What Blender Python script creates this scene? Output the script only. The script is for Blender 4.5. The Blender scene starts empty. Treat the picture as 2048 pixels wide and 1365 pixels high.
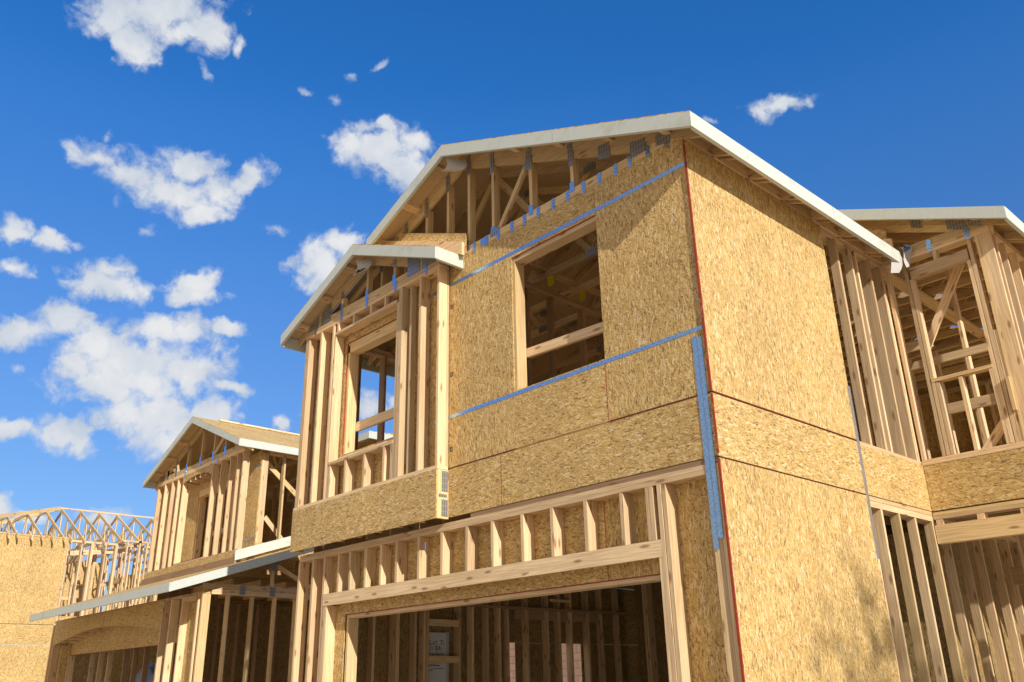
import bpy, math, random
from mathutils import Matrix, Vector, Euler
random.seed(7)
R = math.radians
scn = bpy.context.scene
col = scn.collection

# ------------------------------------------------------------------ camera
cam_d = bpy.data.cameras.new('camera')
cam = bpy.data.objects.new('camera', cam_d)
col.objects.link(cam)
cam.matrix_world = (Matrix.Translation((3.72629, -5.68812, 1.6))
                    @ Matrix.Rotation(0.81600786, 4, 'Z') @ Matrix.Rotation(1.94949076, 4, 'X') @ Matrix.Rotation(-0.02290057, 4, 'Z'))
cam_d.sensor_width = 36.0
cam_d.lens = 1729.38 / 2048 * 36
cam_d.clip_start = 0.05
cam_d.clip_end = 4000
scn.camera = cam

# ------------------------------------------------------------------ light
SUN = Vector((1.0, -0.262, 0.52)).normalized()
sun_d = bpy.data.lights.new('sun', 'SUN')
sun_d.energy = 3.2
sun_d.angle = R(0.53)
sun_d.color = (1.0, 0.93, 0.82)
sun = bpy.data.objects.new('sun', sun_d)
sun.rotation_euler = SUN.to_track_quat('Z', 'Y').to_euler()
sun.location = (20, -5, 20)
col.objects.link(sun)
scn.view_settings.view_transform = 'Standard'
scn.view_settings.look = 'None'
scn.view_settings.gamma = 1.0
scn.view_settings.exposure = 0.70
SKY_STRENGTH = 0.10
scn.cycles.diffuse_bounces = 4

# clouds of the sky: azimuth (from +Y towards +X), elevation, half width, half height, roll, all in degrees
CLOUDS = [(-71.2,18.6,4.0,2.6,4),(-69.6,15.6,3.6,1.5,-8),(-74.01,39.78,4.04,1.69,16.9),(-74.97,37.71,1.39,1.52,16.8),(-70.72,39.36,1.96,1.26,14.4),(-76.57,38.87,1.57,1.35,18.4),(-67.72,38.98,0.46,0.74,-7.7),(-70.05,37.16,0.26,0.69,33.3),(-76.2,30.86,1.64,0.75,2.7),(-73.8,30.17,2.33,1.06,-5.0),(-70.27,31.28,2.29,1.08,11.4),(-70.81,29.36,3.28,1.15,3.0),(-67.9,30.12,1.76,1.22,9.6),(-65.95,31.11,1.65,0.74,36.9),(-75.65,32.1,0.32,0.23,14.9),(-69.04,28.56,1.74,0.67,9.7),(-72.04,26.85,0.67,0.36,10.6),(-56.46,33.97,2.85,1.63,-3.8),(-54.3,32.66,2.25,1.46,-22.2),(-58.92,33.95,1.13,1.3,5.6),(-56.14,35.39,0.88,0.62,4.2),(-53.59,34.58,1.28,0.63,-7.4),(-26.08,34.85,1.82,0.71,-3.5),(-27.4,34.59,0.89,0.48,-32.6),(-24.32,34.73,0.87,0.29,0.4),(-60.57,26.35,1.95,1.61,24.9),(-58.89,27.83,1.33,0.96,24.4),(-59.8,25.44,1.9,1.29,4.3),(-79.98,25.51,0.89,0.79,14.3),(-77.7,25.42,1.03,0.69,13.0),(-76.38,25.39,0.58,0.23,12.2),(-79.56,23.47,1.09,0.57,12.9),(-75.02,23.6,1.66,1.13,10.7),(-73.02,23.26,1.6,0.9,-5.4),(-74.23,24.19,1.63,0.78,10.6),(-68.84,24.16,1.57,0.99,8.0),(-68.71,23.61,1.75,0.68,7.8),(-78.09,20.09,2.4,0.98,22.3),(-76.17,21.0,1.52,1.06,9.9),(-78.9,19.36,1.49,0.74,10.3),(-74.25,19.79,2.02,1.37,18.5),(-70.58,21.2,3.7,0.98,7.7),(-66.73,21.89,1.55,0.5,-3.7),(-72.52,18.05,3.71,1.87,7.1),(-68.72,18.77,3.19,1.55,6.0),(-70.45,15.83,3.37,1.58,-9.6),(-69.07,14.27,2.85,1.1,-5.6),(-66.16,18.22,1.49,0.44,-7.1),(-66.91,16.44,1.77,1.12,4.5),(-74.87,18.35,1.48,1.36,8.1),(-77.87,14.54,1.29,0.68,7.1),(-75.03,14.28,1.62,1.05,-11.9),(-76.13,15.15,0.41,0.41,6.9),(-73.66,13.35,0.69,0.41,-14.8),(-62.39,16.0,0.68,0.48,3.1),(-77.81,9.95,0.82,0.94,4.4),(-72.3,9.75,1.39,0.58,3.2),(-76.09,9.51,1.25,0.39,3.8),(-56.84,39.09,0.74,0.18,40.1),(-62.28,36.94,0.45,0.21,-11.8),(-60.28,36.76,0.4,0.27,6.9),(-59.02,38.02,0.28,0.24,6.4),(-78.19,17.73,0.35,0.29,9.0),(-63.71,28.24,0.74,0.22,-1.1),(-31.01,34.67,0.43,0.21,-10.4),(-56.77,17.28,1.77,0.84,1.7),(-54.58,17.82,1.3,0.65,1.1),(-59.57,16.7,1.26,0.64,2.4)]

# larger unseen clouds behind the camera, added to brighten the shaded walls
FILL_CLOUDS = [(150, 32, 18, 9, 10), (182, 54, 18, 10, -8), (196, 27, 14, 6, 0), (118, 50, 14, 8, 15), (165, 14, 20, 5, 0), (230, 62, 14, 9, 20), (72, 38, 16, 8, -10),
                 (95, 70, 20, 13, 30), (30, 66, 10, 7, 0), (50, 18, 18, 6, 0)]


class NT:
    """small helper round a node tree"""
    def __init__(self, tree):
        self.t = tree
        self.t.nodes.clear()
    def n(self, typ, **kw):
        nd = self.t.nodes.new(typ)
        ins = kw.pop('ins', {})
        for k, v in kw.items():
            setattr(nd, k, v)
        for k, v in ins.items():
            sock = nd.inputs[k]
            if isinstance(v, bpy.types.NodeSocket):
                self.t.links.new(v, sock)
            else:
                sock.default_value = v
        return nd
    def math(self, op, a, b=0.0, c=0.0, clamp=False):
        return self.n('ShaderNodeMath', operation=op, use_clamp=clamp, ins={0: a, 1: b, 2: c}).outputs[0]
    def mix(self, f, a, b, mode='MIX'):
        nd = self.n('ShaderNodeMix', data_type='RGBA', blend_type=mode)
        for k, v in ((0, f), (6, a), (7, b)):
            if isinstance(v, bpy.types.NodeSocket):
                self.t.links.new(v, nd.inputs[k])
            else:
                nd.inputs[k].default_value = v if k == 0 else (v[0], v[1], v[2], 1)
        return nd.outputs[2]
    def smooth(self, v, a, b):
        return self.n('ShaderNodeMapRange', interpolation_type='SMOOTHSTEP', ins={0: v, 1: a, 2: b, 3: 0.0, 4: 1.0}).outputs[0]
    def noise(self, vec, scale, detail=4.0, rough=0.55, dim='3D', out=0):
        return self.n('ShaderNodeTexNoise', noise_dimensions=dim, ins={'Vector': vec, 'Scale': scale, 'Detail': detail, 'Roughness': rough}).outputs[out]
    def vm(self, op, a, b=None, out=0):
        ins = {0: a}
        if b is not None:
            ins[1] = b
        return self.n('ShaderNodeVectorMath', operation=op, ins=ins).outputs[out]
    def ramp(self, f, stops):
        nd = self.n('ShaderNodeValToRGB', ins={0: f})
        e = nd.color_ramp.elements
        while len(e) < len(stops):
            e.new(0.5)
        for i, (p, c) in enumerate(stops):
            e[i].position = p
            e[i].color = (c[0], c[1], c[2], 1)
        return nd.outputs[0]


def build_world():
    w = bpy.data.worlds.new('World')
    scn.world = w
    w.use_nodes = True
    t = NT(w.node_tree)
    sky = t.n('ShaderNodeTexSky', sky_type='NISHITA', sun_disc=False)
    sky.sun_elevation = math.asin(SUN.z)
    sky.sun_rotation = math.atan2(SUN.x, SUN.y)
    sky.altitude = 600
    sky.air_density = 1.0
    sky.dust_density = 0.3
    sky.ozone_density = 6.0
    D = t.n('ShaderNodeTexCoord').outputs['Generated']
    height = t.n('ShaderNodeSeparateXYZ', ins={0: D}).outputs[2]
    sat = t.n('ShaderNodeMapRange', ins={0: height, 1: 0.15, 2: 0.62, 3: 1.04, 4: 1.205}).outputs[0]
    gain = t.n('ShaderNodeMapRange', ins={0: height, 1: 0.12, 2: 0.55, 3: 0.66, 4: 1.27}).outputs[0]
    gain = t.math('MULTIPLY', gain, t.n('ShaderNodeMapRange', ins={0: height, 1: 0.70, 2: 0.95, 3: 1.0, 4: 0.60}).outputs[0])
    skyc = t.n('ShaderNodeHueSaturation', ins={'Hue': 0.504, 'Saturation': sat, 'Value': gain, 'Color': sky.outputs[0]}).outputs[0]
    # warm glow added to the unseen sky before the front wall, warming its shade
    warm_fill = t.n('ShaderNodeVectorMath', operation='DOT_PRODUCT', ins={0: D, 1: (0.55, -0.83, 0.0)}).outputs['Value']
    warm_fill2 = t.n('ShaderNodeVectorMath', operation='DOT_PRODUCT', ins={0: D, 1: (0.2, -0.98, 0.0)}).outputs['Value']
    vf = t.math('MAXIMUM', t.smooth(warm_fill, 0.1, 0.5), t.smooth(warm_fill2, 0.42, 0.75))
    skyc = t.mix(t.math('MULTIPLY', vf, 0.92), skyc, (3.1, 2.55, 1.95))
    w1 = t.vm('SUBTRACT', t.noise(D, 28, 3.0, 0.5, out=1), (0.5, 0.5, 0.5))
    w2 = t.vm('SUBTRACT', t.noise(D, 85, 5.0, 0.62, out=1), (0.5, 0.5, 0.5))
    P = t.vm('ADD', D, t.vm('ADD', t.n('ShaderNodeVectorMath', operation='SCALE', ins={0: w1, 'Scale': 0.022}).outputs[0],
                            t.n('ShaderNodeVectorMath', operation='SCALE', ins={0: w2, 'Scale': 0.010}).outputs[0]))
    acc = wisp = None
    P0 = P
    for i, (az, el, rx, ry, roll) in enumerate(CLOUDS + FILL_CLOUDS):
        if i % 8 == 7:      # keeps the shader small: later clouds are worked out after the earlier ones
            P = t.n('ShaderNodeVectorMath', operation='MULTIPLY_ADD', ins={0: acc, 1: (1e-7, 1e-7, 1e-7), 2: P}).outputs[0]
        a, e = R(az), R(el)
        d = Vector((math.sin(a) * math.cos(e), math.cos(a) * math.cos(e), math.sin(e)))
        rt = Vector((math.cos(a), -math.sin(a), 0))
        up = rt.cross(d)
        cr, sr = math.cos(R(roll)), math.sin(R(roll))
        u = rt * cr + up * sr
        v = up * cr - rt * sr
        M = Matrix((u, v, u.cross(v))).transposed()
        mp = t.n('ShaderNodeMapping', vector_type='TEXTURE', ins={'Vector': P, 'Location': d, 'Rotation': M.to_euler(),
                 'Scale': (R(rx) * 1.21, R(ry) * 1.24, 0.5)})
        ln = t.vm('LENGTH', mp.outputs[0], out=1)
        if rx * ry < 0.30:      # thin wisps
            wisp = ln if wisp is None else t.math('MINIMUM', wisp, ln)
        else:
            acc = ln if acc is None else t.math('SMOOTH_MIN', acc, ln, 0.16)
    P = P0
    f1 = t.noise(t.vm('ADD', D, t.n('ShaderNodeVectorMath', operation='SCALE', ins={0: w1, 'Scale': 0.02}).outputs[0]), 46, 9.0, 0.58)
    dens = t.math('SUBTRACT', 1.0, acc)
    dens = t.math('MULTIPLY_ADD', t.math('SUBTRACT', f1, 0.5), 1.7, dens)
    alpha = t.smooth(dens, 0.0, t.math('MULTIPLY_ADD', t.noise(P, 20, 2.0), 0.9, 0.22))
    dw = t.math('MULTIPLY_ADD', t.math('SUBTRACT', t.noise(P, 70, 6.0, 0.6), 0.5), 2.4, t.math('SUBTRACT', 1.0, wisp))
    alpha = t.math('MAXIMUM', alpha, t.math('MULTIPLY', t.smooth(dw, -0.1, 1.2), 0.62))
    core = t.smooth(dens, 0.2, 1.05)
    # light and shade: billows facing the sun against those turned away
    b1 = t.noise(P, 30, 5.0, 0.52)
    b2 = t.noise(t.vm('ADD', P, (0.008, -0.002, 0.018)), 30, 5.0, 0.52)
    c1 = t.noise(P, 11, 1.0, 0.4)
    c2 = t.noise(t.vm('ADD', P, (0.016, -0.004, 0.036)), 11, 1.0, 0.4)
    lit = t.smooth(t.math('SUBTRACT', b1, b2), -0.15, 0.15)
    lit2 = t.smooth(t.math('SUBTRACT', c1, c2), -0.13, 0.10)
    shade = t.math('ADD', t.math('MULTIPLY', core, 0.34), t.math('ADD', t.math('MULTIPLY', lit, 0.30), t.math('MULTIPLY', lit2, 0.40)))
    cl = t.mix(shade, (3.3, 3.75, 4.4), (5.1, 5.15, 5.2))
    alpha = t.math('MULTIPLY', alpha, 0.97)
    full = t.mix(alpha, skyc, cl)
    bg = t.n('ShaderNodeBackground', ins={'Color': full, 'Strength': SKY_STRENGTH})
    out = t.n('ShaderNodeOutputWorld')
    t.t.links.new(bg.outputs[0], out.inputs[0])


build_world()

# ------------------------------------------------------------------ materials
def new_mat(name):
    m = bpy.data.materials.new(name)
    m.use_nodes = True
    return m, NT(m.node_tree)


def finish(t, color, rough=0.7, normal=None, metallic=0.0, spec=0.3):
    ins = {'Base Color': color, 'Roughness': rough, 'Metallic': metallic, 'Specular IOR Level': spec}
    b = t.n('ShaderNodeBsdfPrincipled', ins=ins)
    if normal is not None:
        t.t.links.new(normal, b.inputs['Normal'])
    o = t.n('ShaderNodeOutputMaterial')
    t.t.links.new(b.outputs[0], o.inputs[0])


def wood(name, ca, cb, cc, knot=0.50):
    """sawn lumber; UV: u along the board in metres, v across"""
    m, t = new_mat(name)
    uv = t.n('ShaderNodeUVMap', uv_map='UVMap').outputs[0]
    oi = t.n('ShaderNodeObjectInfo').outputs['Random']
    off = t.n('ShaderNodeCombineXYZ', ins={0: t.math('MULTIPLY', oi, 37.0), 1: t.math('MULTIPLY', oi, 91.0)}).outputs[0]
    uv = t.vm('ADD', uv, off)
    wob = t.vm('SUBTRACT', t.noise(uv, 1.6, 2.0, out=1), (0.5, 0.5, 0.5))
    uw = t.vm('ADD', uv, t.vm('MULTIPLY', wob, (0.1, 0.05, 0.0)))
    # rings
    g = t.n('ShaderNodeMapping', ins={'Vector': uw, 'Scale': (0.55, 26.0, 1.0)}).outputs[0]
    ring = t.noise(g, 1.0, 4.0, 0.6, '2D')
    ring2 = t.math('PINGPONG', t.math('MULTIPLY', ring, 9.0), 1.0)
    fib = t.noise(t.n('ShaderNodeMapping', ins={'Vector': uv, 'Scale': (6.0, 420.0, 1.0)}).outputs[0], 1.0, 2.0, 0.6, '2D')
    # knots
    kv = t.n('ShaderNodeMapping', ins={'Vector': uw, 'Scale': (2.6, 9.0, 1.0)}).outputs[0]
    vor = t.n('ShaderNodeTexVoronoi', voronoi_dimensions='2D', ins={'Vector': kv, 'Scale': 1.0, 'Randomness': 1.0})
    sep = t.n('ShaderNodeSeparateColor', ins={0: vor.outputs['Color']})
    kn = t.math('MULTIPLY', t.math('SUBTRACT', 1.0, t.smooth(vor.outputs['Distance'], 0.05, 0.19)), t.math('GREATER_THAN', sep.outputs[0], knot))
    tone = t.noise(uv, 0.9, 1.0, 0.5, '2D')
    h = t.math('FRACT', t.math('MULTIPLY', oi, 7.31))
    base = t.mix(t.math('FRACT', t.math('MULTIPLY', oi, 13.7)), ca, cb)
    base = t.mix(t.math('MULTIPLY', t.smooth(tone, 0.35, 0.7), 0.45), base, cc)
    val = t.math('ADD', 0.72, t.math('MULTIPLY', h, 0.38))
    val = t.math('MULTIPLY', val, t.math('ADD', 0.80, t.math('MULTIPLY', ring2, 0.32)))
    val = t.math('MULTIPLY', val, t.math('ADD', 0.84, t.math('MULTIPLY', fib, 0.32)))
    vc = t.n('ShaderNodeCombineColor', ins={0: val, 1: val, 2: val}).outputs[0]
    c = t.mix(1.0, base, vc, 'MULTIPLY')
    c = t.mix(t.math('MULTIPLY', kn, 0.72), c, (0.22, 0.095, 0.035))
    bump = t.n('ShaderNodeBump', ins={'Strength': 0.25, 'Distance': 0.004, 'Height': fib}).outputs[0]
    finish(t, c, 0.72, bump, spec=0.25)
    return m


def osb(name, dark=1.0):
    """oriented strand board; UV: u along the strands in metres, v across"""
    m, t = new_mat(name)
    uv = t.n('ShaderNodeUVMap', uv_map='UVMap').outputs[0]
    oi = t.n('ShaderNodeObjectInfo').outputs['Random']
    off = t.n('ShaderNodeCombineXYZ', ins={0: t.math('MULTIPLY', oi, 23.0), 1: t.math('MULTIPLY', oi, 57.0)}).outputs[0]
    uv = t.vm('ADD', uv, off)
    big = t.noise(uv, 2.2, 2.0, 0.5, '2D', out=1)
    uvw = t.vm('ADD', uv, t.vm('MULTIPLY', t.vm('SUBTRACT', big, (0.5, 0.5, 0.5)), (0.07, 0.07, 0.0)))
    fine = t.noise(uv, 30.0, 2.0, 0.6, '2D', out=1)
    uvw = t.vm('ADD', uvw, t.vm('MULTIPLY', t.vm('SUBTRACT', fine, (0.5, 0.5, 0.5)), (0.014, 0.009, 0.0)))
    colr = None
    hgt = None
    stops = [(0.0, (0.36, 0.205, 0.068)), (0.13, (0.475, 0.305, 0.108)), (0.45, (0.57, 0.385, 0.142)), (0.8, (0.645, 0.455, 0.182)), (1.0, (0.75, 0.575, 0.29))]
    layers = [(0.05, 0.066, 0.014, 0.0), (-0.60, 0.044, 0.011, 0.46), (0.75, 0.042, 0.011, 0.50), (1.35, 0.040, 0.011, 0.62), (-0.16, 0.066, 0.010, 0.60), (0.28, 0.048, 0.008, 0.66)]
    for i, (ang, L, W, thr) in enumerate(layers):
        ro = t.n('ShaderNodeMapping', ins={'Vector': uvw, 'Rotation': (0, 0, ang), 'Location': (3.7 * i, 1.9 * i, 0)}).outputs[0]
        sc = t.vm('MULTIPLY', ro, (1.0 / L, 1.0 / W, 1.0))
        v = t.n('ShaderNodeTexVoronoi', voronoi_dimensions='2D', ins={'Vector': sc, 'Scale': 1.0, 'Randomness': 1.0})
        s = t.n('ShaderNodeSeparateColor', ins={0: v.outputs['Color']})
        edge = t.smooth(v.outputs['Distance'], 0.42, 0.78)
        c = t.ramp(s.outputs[0], stops)
        c = t.mix(t.math('MULTIPLY', edge, 0.13), c, (0.26, 0.14, 0.045))
        if colr is None:
            colr, hgt = c, s.outputs[2]
        else:
            mk = t.math('GREATER_THAN', s.outputs[1], thr)
            colr = t.mix(mk, colr, c)
            hgt = t.math('ADD', t.math('MULTIPLY', hgt, t.math('SUBTRACT', 1.0, mk)), t.math('MULTIPLY', mk, t.math('SUBTRACT', s.outputs[2], edge)))
    # rare dark bark flakes
    ro = t.n('ShaderNodeMapping', ins={'Vector': uvw, 'Rotation': (0, 0, 0.25), 'Scale': (1 / 0.06, 1 / 0.016, 1)}).outputs[0]
    v = t.n('ShaderNodeTexVoronoi', voronoi_dimensions='2D', ins={'Vector': ro, 'Scale': 1.0, 'Randomness': 1.0})
    s = t.n('ShaderNodeSeparateColor', ins={0: v.outputs['Color']})
    bark = t.math('MULTIPLY', t.math('GREATER_THAN', s.outputs[0], 0.935), t.math('SUBTRACT', 1.0, t.smooth(v.outputs['Distance'], 0.3, 0.55)))
    colr = t.mix(t.math('MULTIPLY', bark, 0.65), colr, (0.15, 0.07, 0.028))
    # scattered long pale strands and short dark chips
    for ang, L, W, thr, amt, cc in ((-0.2, 0.09, 0.016, 0.92, 0.65, (0.80, 0.66, 0.42)), (0.45, 0.08, 0.018, 0.93, 0.60, (0.78, 0.63, 0.38)), (0.8, 0.035, 0.011, 0.93, 0.7, (0.22, 0.115, 0.045)), (-0.6, 0.030, 0.010, 0.93, 0.65, (0.25, 0.135, 0.055))):
        ro = t.n('ShaderNodeMapping', ins={'Vector': uvw, 'Rotation': (0, 0, ang), 'Location': (thr * 40, ang * 9, 0)}).outputs[0]
        v = t.n('ShaderNodeTexVoronoi', voronoi_dimensions='2D', ins={'Vector': t.vm('MULTIPLY', ro, (1.0 / L, 1.0 / W, 1.0)), 'Scale': 1.0, 'Randomness': 1.0})
        s = t.n('ShaderNodeSeparateColor', ins={0: v.outputs['Color']})
        mk = t.math('MULTIPLY', t.math('GREATER_THAN', s.outputs[0], thr), t.math('SUBTRACT', 1.0, t.smooth(v.outputs['Distance'], 0.34, 0.5)))
        colr = t.mix(t.math('MULTIPLY', mk, amt), colr, cc)
    fib = t.noise(t.n('ShaderNodeMapping', ins={'Vector': uvw, 'Scale': (14.0, 260.0, 1.0)}).outputs[0], 1.0, 2.0, 0.6, '2D')
    blot = t.noise(uv, 1.1, 3.0, 0.5, '2D')
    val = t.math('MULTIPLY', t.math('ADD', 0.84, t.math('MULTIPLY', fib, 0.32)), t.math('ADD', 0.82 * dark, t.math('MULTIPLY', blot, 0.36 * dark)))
    vc = t.n('ShaderNodeCombineColor', ins={0: val, 1: val, 2: val}).outputs[0]
    colr = t.mix(1.0, colr, vc, 'MULTIPLY')
    bump = t.n('ShaderNodeBump', ins={'Strength': 0.55, 'Distance': 0.004, 'Height': hgt}).outputs[0]
    finish(t, colr, 0.62, bump, spec=0.3)
    return m


def simple(name, c, rough=0.6, metallic=0.0, var=0.12, scale=9.0, spec=0.3, stretch=(1, 1, 1), bump=0.0):
    m, t = new_mat(name)
    tc = t.n('ShaderNodeTexCoord').outputs['Object']
    v = t.n('ShaderNodeMapping', ins={'Vector': tc, 'Scale': stretch}).outputs[0]
    nz = t.noise(v, scale, 4.0, 0.6)
    val = t.math('ADD', 1.0 - var, t.math('MULTIPLY', nz, 2 * var))
    vc = t.n('ShaderNodeCombineColor', ins={0: val, 1: val, 2: val}).outputs[0]
    cc = t.mix(1.0, c, vc, 'MULTIPLY')
    bp = None
    if bump:
        bp = t.n('ShaderNodeBump', ins={'Strength': bump, 'Distance': 0.01, 'Height': nz}).outputs[0]
    finish(t, cc, rough, bp, metallic, spec)
    return m


def fascia_mat():
    m, t = new_mat('primed_fascia')
    uv = t.n('ShaderNodeUVMap', uv_map='UVMap').outputs[0]
    oi = t.n('ShaderNodeObjectInfo').outputs['Random']
    uv = t.vm('ADD', uv, t.n('ShaderNodeCombineXYZ', ins={0: t.math('MULTIPLY', oi, 23.0), 1: 0.0}).outputs[0])
    saw = t.noise(t.n('ShaderNodeMapping', ins={'Vector': uv, 'Scale': (70.0, 9.0, 1.0), 'Rotation': (0, 0, 0.25)}).outputs[0], 1.0, 3.0, 0.65, '2D')
    fib = t.noise(t.n('ShaderNodeMapping', ins={'Vector': uv, 'Scale': (3.0, 160.0, 1.0)}).outputs[0], 1.0, 3.0, 0.6, '2D')
    st = t.noise(uv, 3.0, 4.0, 0.6, '2D')
    k = t.math('MULTIPLY', t.math('ADD', 0.86, t.math('MULTIPLY', saw, 0.24)), t.math('ADD', 0.9, t.math('MULTIPLY', fib, 0.18)))
    vc = t.n('ShaderNodeCombineColor', ins={0: k, 1: k, 2: k}).outputs[0]
    c = t.mix(t.smooth(st, 0.55, 0.8), (0.565, 0.61, 0.57), (0.50, 0.525, 0.46))
    c = t.mix(1.0, c, vc, 'MULTIPLY')
    bump = t.n('ShaderNodeBump', ins={'Strength': 0.35, 'Distance': 0.004, 'Height': saw}).outputs[0]
    finish(t, c, 0.65, bump)
    return m


def steel_mat(name, c, rough):
    m, t = new_mat(name)
    tc = t.n('ShaderNodeTexCoord').outputs['Object']
    v = t.n('ShaderNodeTexVoronoi', voronoi_dimensions='3D', ins={'Vector': tc, 'Scale': 70.0})
    s = t.n('ShaderNodeSeparateColor', ins={0: v.outputs['Color']})
    k = t.math('ADD', 0.86, t.math('MULTIPLY', s.outputs[0], 0.22))
    vc = t.n('ShaderNodeCombineColor', ins={0: k, 1: k, 2: k}).outputs[0]
    finish(t, t.mix(1.0, c, vc, 'MULTIPLY'), rough, None, 0.9, 0.5)
    return m


def plate_mat():
    """pressed truss plate: rows of punched teeth"""
    m, t = new_mat('punched_plate_steel')
    tc = t.n('ShaderNodeTexCoord').outputs['Object']
    a = t.n('ShaderNodeSeparateXYZ', ins={0: tc})
    fx = t.math('PINGPONG', t.math('MULTIPLY', t.math('ADD', a.outputs[0], a.outputs[1]), 62.0), 1.0)
    fz = t.math('PINGPONG', t.math('MULTIPLY', a.outputs[2], 34.0), 1.0)
    hole = t.math('MULTIPLY', t.smooth(fx, 0.55, 0.8), t.smooth(fz, 0.1, 0.4))
    c = t.mix(hole, (0.40, 0.42, 0.45), (0.20, 0.20, 0.20))
    finish(t, c, 0.42, None, 0.75, 0.5)
    return m


def block_mat():
    m, t = new_mat('pink_block')
    tc = t.n('ShaderNodeTexCoord').outputs['Object']
    s = t.n('ShaderNodeSeparateXYZ', ins={0: tc})
    v = t.n('ShaderNodeCombineXYZ', ins={0: s.outputs[0], 1: s.outputs[2], 2: 0.0}).outputs[0]
    br = t.n('ShaderNodeTexBrick', offset=0.5, ins={'Vector': v, 'Color1': (0.56, 0.36, 0.26, 1), 'Color2': (0.50, 0.32, 0.23, 1),
             'Mortar': (0.30, 0.19, 0.14, 1), 'Scale': 1.0, 'Mortar Size': 0.010, 'Brick Width': 0.40, 'Row Height': 0.20})
    nz = t.noise(tc, 60.0, 3.0)
    k = t.math('ADD', 0.85, t.math('MULTIPLY', nz, 0.3))
    vc = t.n('ShaderNodeCombineColor', ins={0: k, 1: k, 2: k}).outputs[0]
    finish(t, t.mix(1.0, br.outputs[0], vc, 'MULTIPLY'), 0.9)
    return m


def ground_mat():
    m, t = new_mat('graded_dirt')
    tc = t.n('ShaderNodeTexCoord').outputs['Object']
    a = t.noise(tc, 0.4, 6.0, 0.65)
    b = t.noise(tc, 9.0, 6.0, 0.7)
    c = t.mix(a, (0.52, 0.40, 0.265), (0.62, 0.49, 0.335))
    c = t.mix(t.smooth(b, 0.55, 0.75), c, (0.46, 0.35, 0.23))
    bump = t.n('ShaderNodeBump', ins={'Strength': 0.6, 'Distance': 0.05, 'Height': b}).outputs[0]
    finish(t, c, 0.95, bump)
    return m


def leaf_mat():
    m, t = new_mat('leaf')
    tc = t.n('ShaderNodeTexCoord').outputs['Object']
    c = t.mix(t.noise(tc, 3.0, 3.0), (0.05, 0.09, 0.03), (0.10, 0.13, 0.05))
    finish(t, c, 0.6)
    return m


FIR = wood('fir_lumber', (0.78, 0.56, 0.335), (0.79, 0.60, 0.365), (0.68, 0.455, 0.245))
SPF = wood('truss_lumber', (0.74, 0.535, 0.275), (0.75, 0.56, 0.31), (0.65, 0.425, 0.19), 0.75)
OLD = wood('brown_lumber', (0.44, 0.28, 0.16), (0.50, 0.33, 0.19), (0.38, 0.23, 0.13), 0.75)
OSB = osb('strand_board')
SHADED_OSB = osb('shaded_strand_board', 0.55)  # darkened copy of the strand board: interior shade put into its colour
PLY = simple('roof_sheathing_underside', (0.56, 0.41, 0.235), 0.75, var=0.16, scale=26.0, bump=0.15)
FASC = fascia_mat()
STEEL = steel_mat('sky_tinted_galvanised_steel', (0.40, 0.64, 0.95), 0.30)  # grey zinc, with the blue reflection of the sky put into its colour
GREY_STEEL = steel_mat('dull_steel', (0.55, 0.57, 0.58), 0.45)
PLATE = plate_mat()
def red_mat():
    m, t = new_mat('red_edge_sealer')
    tc = t.n('ShaderNodeTexCoord').outputs['Object']
    a = t.noise(t.n('ShaderNodeMapping', ins={'Vector': tc, 'Scale': (6, 6, 2.2)}).outputs[0], 4.0, 5.0, 0.7)
    c = t.mix(t.smooth(a, 0.3, 0.7), (0.36, 0.050, 0.026), (0.25, 0.036, 0.02))
    c = t.mix(t.math('MULTIPLY', t.smooth(a, 0.56, 0.66), 0.75), c, (0.42, 0.22, 0.10))
    finish(t, c, 0.65)
    return m


RED = red_mat()
DARK_RED = simple('dark_red_edge', (0.16, 0.03, 0.015), 0.7, var=0.3, scale=6.0)
PAPER = simple('white_paper', (0.47, 0.46, 0.46), 0.6, var=0.06)
INK = simple('black_print', (0.02, 0.02, 0.025), 0.6)
BLUE_INK = simple('blue_print', (0.05, 0.18, 0.45), 0.6)
YEL = simple('yellow_tag', (0.75, 0.60, 0.02), 0.6)
GREEN = simple('green_board', (0.03, 0.22, 0.13), 0.7)
BOARD = simple('grey_white_board', (0.60, 0.63, 0.66), 0.5, var=0.05)
PLASTIC = simple('blue_grey_plastic', (0.30, 0.36, 0.48), 0.35, var=0.2, scale=5.0, spec=0.5, bump=0.4)
BLOCK = block_mat()
DIRT = ground_mat()
CONC = simple('concrete', (0.42, 0.40, 0.37), 0.9, var=0.15)
BARK = simple('bark', (0.12, 0.09, 0.06), 0.9, var=0.3, stretch=(1, 1, 0.2))
LEAF = leaf_mat()

# ------------------------------------------------------------------ mesh helpers
rnd = random.Random(11)


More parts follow.
